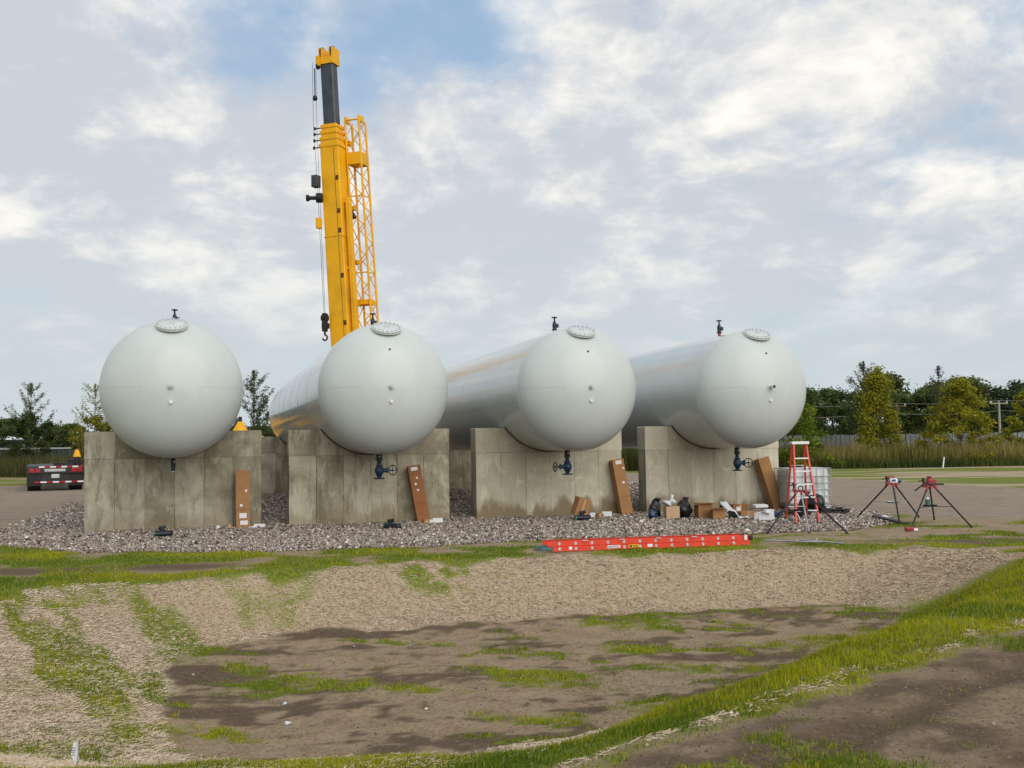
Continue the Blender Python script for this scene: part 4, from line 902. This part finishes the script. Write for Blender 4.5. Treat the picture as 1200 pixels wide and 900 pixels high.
# pipe-vise tripod stands
def vise_stand(label, head, feet, topped=None):
    gzf = [gz(f) for f in feet]; g = min(gzf); hx, hy, hz = head
    o = thing('pipe_stand', label, 'pipe stand', (hx, hy, g), (0, 0, 0), 'tripod pipe stands')
    tops = []
    for k, f in enumerate(feet):
        F_ = Vector((f[0] - hx, f[1] - hy, gzf[k] - g + 0.02)); d = Vector((F_.x, F_.y, 0)).normalized(); T_ = Vector((d.x * 0.12, d.y * 0.12, hz - g)); tops.append((F_, T_))
        l = MB().tube(F_, T_, 0.019, n=10).build('leg', M_dark if k != 0 or topped else M_steel, o); MB().tube(F_ - Vector((0, 0, 0.02)), F_ + (T_ - F_) * 0.03, 0.024, n=8).build('foot', M_rubber, l)
    z = hz - g
    b = MB(); b.box((0, 0, z + 0.01), (0.28, 0.15, 0.035), bev=0.01); b.box((-0.12, 0, z + 0.045), (0.07, 0.09, 0.07), bev=0.015)
    for F_, T_ in tops: b.tube(T_ + Vector((0, 0, 0.03)), T_.lerp(F_, 0.09), 0.026, n=8)
    hd_ = b.build('vise_base', M_redpaint, o)
    b = MB(); b.tube((-0.12, 0, z + 0.06), (-0.14, 0, z + 0.2), 0.025, n=10); b.tube((-0.24, 0, z + 0.13), (-0.06, 0, z + 0.16), 0.012, n=6); b.torus((0.02, 0, 0), 0.05, 0.012, 14, 6, Matrix.Translation((0, 0, z + 0.07)) @ Matrix.Rotation(PI / 2, 4, 'X')); b.build('chain_vise', M_dark, hd_)
    zt = z * 0.5; pts = [T_.lerp(F_, 0.5) for F_, T_ in tops]
    b = MB()
    for p_ in pts: b.bar(p_, (0, 0, zt), 0.03, 0.012)
    b.lathe([(0.16, 0.03), (0.15, 0.0), (0.0, 0.0)], 16, Matrix.Translation((0, 0, zt))); b.build('tray', M_dark if topped != 'white' else M_cabwhite, o)
    return o, z + g
s1_, _z = vise_stand('tripod pipe stand directly in front of the stepladder', (6.25, 23.4, 0.84), ((6.18, 22.5), (5.28, 22.4), (6.9, 22.25)))
s2_, z2 = vise_stand('tripod pipe stand with a white and blue tool on top, by the road', (9.05, 25.6, 0.87), ((8.80, 24.5), (8.45, 26.4), (10.0, 26.5)), 'white')
s3_, z3 = vise_stand('rightmost tripod pipe stand with a dark red tool on top', (9.35, 24.1, 0.87), ((8.45, 22.9), (9.95, 23.35), (10.1, 25.8)), 'dark')
t2 = thing('power_tool', 'white and blue power tool resting on a tripod pipe stand', 'power tool', (9.05, 25.6, z2 + 0.04), (0, 0, 0.2))
MB().box((0.02, 0, 0.05), (0.2, 0.14, 0.11), bev=0.03).build('housing', M_paper, t2); MB().tube((0.1, 0, 0.05), (0.22, 0, 0.03), 0.055, 0.04, 12).box((0.0, -0.072, 0.06), (0.1, 0.01, 0.05)).build('motor', M_blueplastic, t2); MB().path([(-0.08, 0, 0.09), (-0.13, 0, 0.13), (-0.03, 0, 0.16), (0.06, 0, 0.12)], 0.016, 8).build('handle', M_redpaint, t2)
t3 = thing('power_tool', 'dark red power tool on the rightmost tripod pipe stand', 'power tool', (9.38, 24.1, z3 + 0.04), (0, 0, -0.1))
MB().box((0.02, 0, 0.07), (0.2, 0.15, 0.14), bev=0.035).tube((-0.02, 0, 0.1), (-0.02, 0, 0.2), 0.055, n=12).build('housing', M_redpaint, t3); MB().box((0.06, 0, 0.02), (0.42, 0.16, 0.04), bev=0.012).build('base_plate', M_dark, t3)
MB().tube((-0.1, 0, 0.06), (-0.36, -0.05, -0.12), 0.018, n=8).build('ratchet_handle', M_dark, t3)
o = thing('oil_can', 'small white and green can on the tray of the rightmost pipe stand', 'can', (9.30, 24.1, z3 - 0.43)); MB().tube((0, 0, 0), (0, 0, 0.15), 0.055, n=16).build('can_body', M_green, o); MB().tube((0, 0, 0.15), (0, 0, 0.2), 0.035, n=12).build('cap', M_paper, o)
# loose tools on the grass
o = thing('grinder', 'red and white hand tool dropped at the foot of the rightmost pipe stand', 'hand tool', (8.28, 22.5, gz((8.28, 22.5))), (0, 0, 0.3))
MB().box((0, 0, 0.05), (0.2, 0.1, 0.08), bev=0.025).build('housing', M_redpaint, o); MB().tube((0.08, -0.03, 0.03), (0.16, -0.06, 0.03), 0.03, n=10).build('handle', M_paper, o)
q0, q1 = Vector((8.95, 26.3, gz((8.95, 26.3)) + 0.05)), Vector((8.83, 24.35, gz((8.83, 24.35)) + 0.04)); o = MB().bar(q0 - Vector((0.1, 0, 0)), q1 + Vector((0.05, 0, 0)), 0.16, 0.035).build('metal_channel', M_dark, None); tagged(o, 'long dark metal channel lying on gravel between the pipe stands', 'metal channel')
o = MB().box((0, 0, 0.02), (0.32, 0.26, 0.008), M=Matrix.Rotation(0.06, 4, 'X')).blob((0.05, 0.02, 0.03), (0.12, 0.08, 0.025), 31, 2, 0.4).build('crumpled_paper', M_paper, None, (9.0, 26.35, gz((9.0, 26.35)))); tagged(o, 'white paper lying beside the dark metal channel', 'waste paper')
gp = Vector((5.35, 20.1, 0)); gp.z = gz(gp) + 0.05; o = thing('bent_pipe', 'bent galvanised pipe frame lying on the grass right of the orange ladder', 'pipe frame', gp[:], (0, 0, -0.12))
MB().path([(-0.62, 0.35, 0.02), (-0.2, 0.22, 0.02), (0.0, 0.02, 0.02), (0.55, -0.12, 0.02)], 0.017, 8).path([(0.05, 0.3, 0.03), (0.25, 0.05, 0.03), (0.72, -0.38, 0.02)], 0.017, 8).build('pipe', M_steel, o)
MB().tube((-0.05, 0.14, 0.03), (-0.02, 0.3, 0.03), 0.015, n=8).tube((0.3, 0.05, 0.03), (0.33, 0.2, 0.05), 0.02, n=8).build('clamp', M_cabwhite, o)

# orange extension ladder lying flat
e0, e1 = Vector((0.60, 19.35, 0)), Vector((4.42, 20.15, 0)); ez = max(gz(e0), gz((2.5, 19.7)), gz(e1)) + 0.01; ed = (e1 - e0); L = ed.length
el = thing('extension_ladder', 'bright orange extension ladder lying flat on the grass edge', 'ladder', (e0.x, e0.y, ez), (0, 0, math.atan2(ed.y, ed.x)))
for zb, dx, lay in ((0.0, 0.10, 0), (0.093, 0.0, 1)):
    for y in (0.0, 0.42 - 0.04 * lay):
        yy = y + 0.02 * lay
        r_ = MB(); r_.box((dx + (L - dx) / 2, yy, zb + 0.044), (L - dx, 0.008, 0.084)); r_.box((dx + (L - dx) / 2, yy + (0.014 if y < .2 else -0.014), zb + 0.004), (L - dx, 0.028, 0.006)); r_.box((dx + (L - dx) / 2, yy + (0.014 if y < .2 else -0.014), zb + 0.084), (L - dx, 0.028, 0.006))
        r_ = r_.build('rail', M_orange, el)
    for k in range(12):
        x = 0.22 + k * 0.305; yy = 0.02 * lay
        b = MB(); b.tube((x, yy - 0.014, zb + 0.044), (x, 0.41, zb + 0.044), 0.016, n=10); b.torus((0, 0, 0), 0.024, 0.006, 14, 6, Matrix.Translation((x, yy - 0.008, zb + 0.044)) @ Matrix.Rotation(PI / 2, 4, 'X')); b.build('rung', M_alu, el)
for x, wd, m_ in ((1.24, 0.24, M_paper), (1.62, 0.2, M_yelsticker), (1.93, 0.1, M_paper), (0.42, 0.06, M_paper)):
    s_ = MB().box((x, -0.012, 0.055), (wd, 0.004, 0.055)).build('sticker', m_, el)
    if m_ is M_yelsticker: MB().box((x - 0.06, -0.016, 0.055), (0.04, 0.003, 0.035)).box((x + 0.03, -0.016, 0.065), (0.09, 0.003, 0.006)).box((x + 0.03, -0.016, 0.05), (0.09, 0.003, 0.006)).build('print', M_dark, s_)
    elif wd > 0.2: MB().box((x, -0.016, 0.065), (0.19, 0.003, 0.006)).box((x, -0.016, 0.048), (0.19, 0.003, 0.006)).build('print', M_redpaint, s_)
for x in (0.7, 1.4, 2.1, 2.8): MB().box((x, 0.0, 0.183), (0.1, 0.05, 0.006)).build('label_strip', M_paper, el)
MB().box((L - 0.09, 0.0, 0.14), (0.05, 0.03, 0.09)).build('end_tape', M_paper, el); MB().box((L + 0.02, 0.02, 0.13), (0.08, 0.06, 0.09), bev=0.015).box((L + 0.02, 0.40, 0.13), (0.08, 0.06, 0.09), bev=0.015).build('end_cap', M_dark, el)
for y in (0.0, 0.42): MB().box((-0.02, y, 0.05), (0.22, 0.05, 0.06), bev=0.01).box((-0.1, y, 0.03), (0.1, 0.09, 0.02)).build('ladder_shoe', M_green, el)

# little marker flag in the grass
fp = Vector((-2.86, 7.05, 0)); fp.z = gz(fp); fl = thing('marker_flag', 'small white marker flag on a wire in the near grass', 'flag', fp[:], (0, 0, 0.4))
MB().tube((0, 0, -0.02), (0.012, 0, 0.20), 0.0022, n=6).build('wire', M_steel, fl)
n = 8; vs = []; fs = []
for j in range(n + 1):
    for k in range(n + 1):
        u, v = j / n, k / n; wdt = 0.065 * (1 - 0.55 * v if v > 0.5 else 0.35 + 0.75 * v); vs.append((0.012 - u * wdt, 0.014 * math.sin(u * 4 + v * 2), 0.075 + 0.125 * v - 0.02 * u * (1 - v)))
fs = [(j * (n + 1) + k, (j + 1) * (n + 1) + k, (j + 1) * (n + 1) + k + 1, j * (n + 1) + k + 1) for j in range(n) for k in range(n)]
fb = MB().add(vs, fs, True).build('pennant', M_paper, fl)
b = MB()
for zz, x0, x1 in ((0.165, -0.012, -0.03), (0.150, -0.01, -0.036), (0.138, -0.015, -0.034), (0.12, -0.012, -0.028)): b.bar((x0, -0.004 - 0.012, zz), (x1, -0.004 - 0.016, zz + 0.003), 0.004, 0.003)
b.build('print', M_blueplastic, fb)

# stones lying on the basin floor
for k, (x, y, r, lb) in enumerate(((-2.55, 11.9, 0.022, 'pale stone on the left part of the muddy basin floor, nearer the far bank'), (-2.35, 11.1, 0.028, 'slightly larger pale stone on the left part of the muddy floor, nearer the camera'))):
    o = MB().blob((0, 0, r * 0.5), (r * 1.3, r, r * 0.7), 60 + k, 2, 0.4).build('stone', M_whiteplastic, None, (x, y, gz((x, y)))); tag(o, lb, 'stone', 'pale stones on the mud')
# ================================================================ vegetation
def leaf_quads(P_, size, cols, up=0.3, asp=0.6):
    n = len(P_); a = rng.normal(0, 1, (n, 3)); a[:, 2] *= 0.6; a /= np.linalg.norm(a, axis=1, keepdims=True)
    b_ = rng.normal(0, 1, (n, 3)); b_ -= (b_ * a).sum(1, keepdims=True) * a; b_ /= np.linalg.norm(b_, axis=1, keepdims=True)
    s = size[:, None]
    v = np.stack([P_ - a * s, P_ + b_ * s * asp, P_ + a * s, P_ - b_ * s * asp], 1).reshape(-1, 3)
    F = np.arange(n * 4).reshape(-1, 4)
    return v, F, np.repeat(cols, 4, 0)
def pal(n, c0, c1, seed_pts=None, amp=0.25):
    t = rng.uniform(0, 1, (n, 1)) * 0.6 + (0 if seed_pts is None else seed_pts[:, None] * 0.4)
    return (np.array(c0) * (1 - t) + np.array(c1) * t) * rng.uniform(1 - amp, 1 + amp, (n, 1))
def trunk_mb(h, r, seed, limbs=7, spread=0.35, lo=0.25):
    b = MB(); rr = random.Random(seed); x = y = 0; p = Vector((0, 0, -0.2)); pts = [p]
    for k in range(1, 6): x += rr.uniform(-.04, .04) * h / 5; y += rr.uniform(-.04, .04) * h / 5; pts.append(Vector((x, y, h * 0.85 * k / 5)))
    for k in range(5): b.tube(pts[k], pts[k + 1], r * (1 - k * 0.17), r * (1 - (k + 1) * 0.17), 8)
    for k in range(limbs):
        f = lo + (0.9 - lo) * k / limbs; i = min(4, int(f * 5)); q = pts[i].lerp(pts[i + 1], f * 5 - i); a = rr.uniform(0, 2 * PI); l = h * spread * (1.1 - f) * rr.uniform(.7, 1.2)
        m1 = q + Vector((math.cos(a) * l * .5, math.sin(a) * l * .5, l * .35)); m2 = q + Vector((math.cos(a) * l, math.sin(a) * l, l * .9)); rr0 = r * 0.42 * (1 - f * .6)
        b.tube(q, m1, rr0, rr0 * .7, 6); b.tube(m1, m2, rr0 * .7, rr0 * .25, 6)
    return b
def broad_crown(h, w_, nclu, nleaf, c0, c1, size=0.13, lo=0.22, seed=0, shape=0.8, cone=False):
    r = np.random.default_rng(seed); P_ = []; T_ = []
    for k in range(nclu):
        f = r.uniform(0, 1); a = r.uniform(0, 2 * PI); zz = lo + (1 - lo) * f
        rad = w_ / 2 * (np.sin(np.clip((f * 0.86 + 0.14), 0, 1) * PI) ** shape) * np.sqrt(r.uniform(0.12, 1)); rad = (w_ / 2 * ((1 - f) ** 0.8 * 0.95 + 0.08) * np.sqrt(r.uniform(0.1, 1.15))) if cone else rad; c = np.array([rad * np.cos(a), rad * np.sin(a), h * zz]); rs = h * r.uniform(0.035, 0.075) * (0.75 if cone else 1)
        m = int(nleaf / nclu); P_.append(c + r.normal(0, 1, (m, 3)) * rs * np.array([1.1, 1.1, 0.75]) * r.uniform(0.4, 1.0, (m, 1))); T_.append(np.full(m, r.uniform(0, 1)))
    P_ = np.concatenate(P_); T_ = np.concatenate(T_)
    return leaf_quads(P_, r.uniform(0.6, 1.3, len(P_)) * size, pal(len(P_), c0, c1, T_))
def pine_parts(h, w_, c0, c1, seed, lo=0.12, dens=1.0, size=0.09):
    r = random.Random(seed); b = MB(); b.tube((0, 0, -0.2), (0, 0, h), 0.075 * h / 7, 0.008, 8); P_ = []; T_ = []
    nw = int(h / 0.50)
    for k in range(nw):
        f = lo + (0.97 - lo) * k / nw; z = h * f; L_ = w_ / 2 * (1 - f) ** 0.6 * 1.1 + 0.25
        for j in range(r.choice((3, 4, 4, 5))):
            a = r.uniform(0, 2 * PI); l = L_ * r.uniform(.65, 1.1); q = [Vector((math.cos(a) * l * u, math.sin(a) * l * u, z + l * (0.22 * u + 0.62 * u * u))) for u in (0, .5, 1)]
            b.tube(q[0], q[1], 0.018, 0.012, 5); b.tube(q[1], q[2], 0.012, 0.005, 5); t = r.uniform(0, 1)
            nt = max(3, int(l * 9 * dens))
            for e in range(nt):
                u = 0.25 + 0.78 * e / nt; c = Vector((math.cos(a) * l * u, math.sin(a) * l * u, z + l * (0.22 * u + 0.62 * u * u)))
                for g in range(int((3 + 9 * u * u) * dens)): P_.append((c.x + r.gauss(0, .085), c.y + r.gauss(0, .085), c.z + 0.06 + r.gauss(0, .085))); T_.append(t)
    for e in range(int(h * 6)):
        for g in range(3): z = h * (1 - 0.10 * e / (h * 6)); P_.append((r.gauss(0, .04), r.gauss(0, .04), z)); T_.append(.5)
    P_ = np.array(P_); return b, leaf_quads(P_, rng.uniform(0.6, 1.4, len(P_)) * size, pal(len(P_), c0, c1, np.array(T_)), asp=0.28)
def gpos(x, y): return (x, y, gz((x, y)))
def tree(name, label, cat, loc, tb, crown, group=None, crown2=None, extra=None):
    o = thing(name, label, cat, loc, (0, 0, 0), group); tb.build('trunk', M_bark, o)
    c = npmesh('crown', crown[0], crown[1], M_leaf, crown[2]); c.parent = o
    if extra: c = npmesh('fallen_foliage', extra[0], extra[1], M_leaf, extra[2]); c.parent = o
    return o
PG0, PG1 = (0.05, 0.085, 0.03), (0.18, 0.24, 0.08)
AU0, AU1 = (0.10, 0.16, 0.015), (0.52, 0.44, 0.03)
YG0, YG1 = (0.06, 0.09, 0.012), (0.22, 0.25, 0.025)
def merge(a, b_): return (np.concatenate([a[0], b_[0]]), np.concatenate([a[1], b_[1] + len(a[0])]), np.concatenate([a[2], b_[2]]))
# pines left
tb, cr1 = pine_parts(6.3, 3.9, PG0, PG1, 1, 0.12, 1.0); cr1 = merge(cr1, broad_crown(4.0, 4.6, 46, 9000, (0.02, 0.036, 0.01), (0.10, 0.115, 0.03), 0.08, 0.2, 5))
tree('pine_tree', 'young pine at the far left, open crown against the sky, behind the trailer', 'pine tree', gpos(-35.2, 78), tb, cr1, 'young pines')
tb, cr1 = pine_parts(6.4, 4.0, YG0, AU1, 2, 0.1, 0.8); cr1 = merge(cr1, broad_crown(3.9, 4.2, 30, 5000, YG0, AU1, 0.09, 0.2, 6))
tree('pine_tree', 'yellowing young pine half hidden by the left edge of the leftmost tank', 'pine tree', gpos(-31.3, 80), tb, cr1, 'young pines')
tb, cr1 = pine_parts(7.1, 3.4, PG0, (0.12, 0.14, 0.04), 3, 0.1, 1.25)
tree('pine_tree', 'narrow green pine between the two left tanks', 'pine tree', gpos(-17.2, 71), tb, cr1, 'young pines')
# right: pines poking out above autumn-coloured trees
tb, cr1 = pine_parts(7.6, 4.0, PG0, (0.12, 0.12, 0.045), 4, 0.25, 1.0)
tree('pine_tree', 'pine whose spiky top rises over the taller yellow tree nearer the tanks', 'pine tree', gpos(25.6, 77.5), tb, cr1, 'young pines')
tb, cr1 = pine_parts(7.2, 3.0, (0.03, 0.04, 0.03), (0.08, 0.08, 0.06), 5, 0.3, 0.6)
tree('pine_tree', 'bare-topped pine with thin leader above the broad yellow tree', 'pine tree', gpos(31.2, 78), tb, cr1, 'young pines')
tree('autumn_tree', 'taller yellow and green tree nearer the tanks, before the fence', 'tree', gpos(26.0, 76), trunk_mb(5.6, 0.1, 1), broad_crown(6.9, 4.0, 95, 14000, AU0, AU1, 0.085, 0.08, 11, 0.6, True))
tree('autumn_tree', 'broad bushy yellow tree growing among tall weeds at right', 'tree', gpos(31.6, 75.5), trunk_mb(5.0, 0.1, 2), broad_crown(6.1, 6.4, 130, 19000, AU0, AU1, 0.085, 0.02, 12, 0.5, True))
tree('autumn_tree', 'yellow-brown tree cut off by the right edge of the photo', 'tree', gpos(37.2, 77), trunk_mb(4.6, 0.1, 3), broad_crown(5.3, 4.4, 70, 10000, AU0, AU1, 0.085, 0.05, 13, 0.6, True))
tree('green_tree', 'bright green tree emerging from behind the rightmost tank', 'tree', gpos(19.4, 74), trunk_mb(4.8, 0.1, 4), broad_crown(5.4, 6.4, 100, 16000, (0.09, 0.14, 0.015), (0.30, 0.38, 0.035), 0.085, 0.03, 14, 0.6, True))
# far wood as separate trees
variants = []
for k in range(4):
    c0, c1 = (((0.03, 0.065, 0.022), (0.13, 0.20, 0.055)), ((0.035, 0.07, 0.02), (0.17, 0.22, 0.055)), ((0.022, 0.055, 0.026), (0.09, 0.145, 0.055)), ((0.045, 0.07, 0.02), (0.20, 0.225, 0.05)))[k]
    variants.append((trunk_mb(8, 0.16, 20 + k), broad_crown(8, 7.4, 120, 15000, c0, c1, 0.17, 0.03, 30 + k, 0.45)))
first = {}
rr = random.Random(5)
def wood_tree(x, y, h, wk, k, label, group, ref=8.0):
    s = h / ref
    if k not in first:
        o = tree('broadleaf_tree', label, 'tree', gpos(x, y), variants[k][0], variants[k][1], group); first[k] = o
    else:
        o = copy_tree(first[k]); o.location = gpos(x, y)
    o.scale = (wk, wk, s); o.rotation_euler = (0, 0, rr.uniform(0, 6)); o['label'] = label; o['group'] = group
    return o
LW = 'dark green broadleaf tree in the wood beyond the right-hand fence'
x = 23.0
while x < 84:
    wood_tree(x, 113 + rr.uniform(-4, 6), rr.uniform(6.6, 8.0), rr.uniform(.8, 1.05), rr.randrange(4), LW, 'trees of the far wood at right'); x += rr.uniform(3.2, 4.6)
x = 26
while x < 90:
    wood_tree(x, 128 + rr.uniform(-4, 5), rr.uniform(7.6, 9.4), rr.uniform(1.0, 1.25), rr.randrange(4), LW, 'trees of the far wood at right'); x += rr.uniform(5, 7)
x = -88
while x < 16:
    wood_tree(x, 130 + rr.uniform(-5, 5), rr.uniform(3.8, 5.0), rr.uniform(.7, .95), rr.choice((1, 3, 0)), 'low round tree on the far horizon left of the crane side', 'low trees on the left horizon'); x += rr.uniform(3.4, 5.5)
# tall weeds, reeds and bushes
def weeds(name, label, x0, x1, y0, y1, n, h0, h1, cA, cB, wid=0.035, lean=0.3):
    x = rng.uniform(x0, x1, n); y = rng.uniform(y0, y1, n); k = fbm(x, y, 0.45, 500, 3); keep = k > 0.28; x, y, k = x[keep], y[keep], k[keep]
    z = height(x, y); m = len(x); h = rng.uniform(h0, h1, m) * (0.3 + 0.7 * k + 0.65 * fbm(x, y, 1.1, 530, 3)); t = np.clip(fbm(x, y, 0.25, 520, 3)[:, None] * 1.8 - 0.4 + rng.uniform(-.3, .3, (m, 1)), 0, 1)
    c = (np.array(cA) * (1 - t) + np.array(cB) * t) * rng.uniform(.6, 1.3, (m, 1)); blades(name, x, y, z, h, np.full(m, wid), c, M_blade, label, 'weeds', lean)
weeds('tall_weeds', 'tall brown and olive weeds and reeds along the fence at right', 9, 58, 72.6, 79, 42000, 0.9, 1.9, (0.13, 0.145, 0.022), (0.40, 0.31, 0.11))
weeds('low_weeds', 'low dark green undergrowth at the foot of the reeds', 9, 58, 71.8, 73.5, 12000, 0.35, 0.9, (0.04, 0.07, 0.012), (0.13, 0.14, 0.03))
weeds('tall_weeds', 'dark green weeds and brush behind the trailer at left', -52, -14, 68, 80, 34000, 0.6, 1.5, (0.03, 0.055, 0.012), (0.16, 0.13, 0.045), lean=0.5)
weeds('tall_weeds', 'green brush behind the tanks, seen between the two right supports', -14, 16, 74, 82, 22000, 1.2, 2.4, (0.05, 0.08, 0.014), (0.17, 0.15, 0.04), lean=0.5)
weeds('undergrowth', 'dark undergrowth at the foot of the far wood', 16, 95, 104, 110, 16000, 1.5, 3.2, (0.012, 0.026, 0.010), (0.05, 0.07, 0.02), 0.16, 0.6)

# ---------------------------------------------------------------- fences, poles, wires
def board_fence(label, x0, x1, y0, y1, z0, h, m, cap=None):
    o = thing('board_fence', label, 'fence', (x0, y0, 0)); n = int(math.hypot(x1 - x0, y1 - y0) / 0.36); r = random.Random(int(x0))
    d = Vector((x1 - x0, y1 - y0, 0)) / n; b = MB(); ang = math.atan2(d.y, d.x)
    for k in range(n):
        p_ = d * (k + .5); b.box((0, r.uniform(-.04, .04), z0 + h / 2 + r.uniform(-.03, .03)), (0.31, 0.03, h), M=Matrix.Translation(p_) @ Matrix.Rotation(ang + r.uniform(-.08, .08), 4, 'Z'))
    b.build('boards', m, o)
    for k in range(0, n + 1, 8): MB().box((d.x * k, d.y * k + 0.1, z0 + h / 2), (0.12, 0.12, h + 0.1)).build('post', m, o)
    if cap: b = MB(); b.bar(Vector((0, 0, z0 + h + 0.04)), Vector((x1 - x0, y1 - y0, z0 + h + 0.04)), 0.25, 0.14); b.build('top_rail', cap, o)
board_fence('weathered grey board fence behind the reeds at right', 16, 62, 81.5, 83, 0.0, 2.32, M_fence)
M_fdark = mat('dark_green_screen', (0.035, 0.045, 0.045), 0.8, var=0.25, scale=1.0)
board_fence('dark screen fence with pale top rail behind the pine at left', -64, -16, 88, 90, 0.7, 1.45, M_fdark, M_cabwhite)
def pole(label, x, y, h, m, arm=True, r=0.11):
    o = thing('utility_pole', label, 'utility pole', gpos(x, y), (0, 0, 0.2), 'utility poles beyond the fence'); MB().tube((0, 0, -0.3), (0, 0, h), r * 1.2, r * .8, 12).build('post', m, o)
    if arm:
        MB().bar((-0.9, 0, h - 0.25), (0.9, 0, h - 0.25), 0.1, 0.1).build('crossarm', m, o)
        for xx in (-0.8, 0.0, 0.8): MB().tube((xx, 0, h - 0.2), (xx, 0, h - 0.02), 0.05, 0.03, 8).build('insulator', M_paper, o)
    return o
M_pbrown = mat('pole_brown', (0.10, 0.065, 0.045), 0.9, var=0.2); M_pale = mat('pole_pale', (0.30, 0.28, 0.24), 0.9, var=0.15)
pole('brown utility pole with insulators between the two yellow trees', 34.3, 95.2, 5.1, M_pbrown)
pole('tall pale utility pole near the right edge', 43.5, 95.4, 5.25, M_pale)
pole('short pale pole left of the tall pale one', 41.9, 95.3, 3.7, M_pale, False, 0.08)
pole('short brown pole right of the tall pale one', 44.6, 95.6, 3.6, M_pbrown, False, 0.08)
pole('utility pole standing beyond the right edge of the woods view', 60.5, 95.0, 5.3, M_pbrown)
pole('utility pole half hidden behind the green tree by the tank', 20.0, 95.0, 5.0, M_pbrown)
def wire(a, b_, sag, label):
    a, b_ = Vector(a), Vector(b_); pts = [a.lerp(b_, k / 14) - Vector((0, 0, sag * 4 * (k / 14) * (1 - k / 14))) for k in range(15)]
    o = MB().path(pts, 0.013, 5).build('power_line', M_pale, None); tag(o, label, 'power line', 'power lines between the poles')
for x0, x1, h0, h1, nm in ((20.0, 34.3, 5.0, 5.1, 'from the green tree to the brown pole'), (34.3, 43.5, 5.1, 5.25, 'from the brown pole to the tall pale pole'), (43.5, 60.5, 5.25, 5.3, 'right of the tall pale pole')):
    z0, z1 = gz((x0, 95.2)) + h0, gz((x1, 95.2)) + h1
    wire((x0, 95.2, z0), (x1, 95.3, z1), 0.15, 'upper pale power line ' + nm)
    wire((x0, 95.35, z0 - 0.9), (x1, 95.45, z1 - 0.9), 0.2, 'lower pale power line ' + nm)
# white leaning stake and dark pegs before the weeds
o = MB().tube((0, 0, -0.1), (0.12, 0, 0.72), 0.05, n=8).build('survey_stake', M_paper, None, gpos(28.6, 71.3)); tag(o, 'white leaning stake in the grass before the reeds', 'stake')
# pale-roofed shed at the far left
sh = thing('shed', 'low pale-roofed shed at the far left beyond the pine', 'shed', gpos(-58.5, 112)); MB().box((0, 0, 1.1), (11, 6, 2.2)).build('wall', M_fdark, sh); MB().prism([(-5.8, 2.2), (5.8, 2.2), (5.5, 2.4), (1.5, 3.1), (-5.5, 2.9)], -3.3, 3.3).build('roof', M_paper, sh)
MB().box((1.5, -3.02, 1.0), (2.4, 0.05, 1.9)).build('door', M_cabwhite, sh)
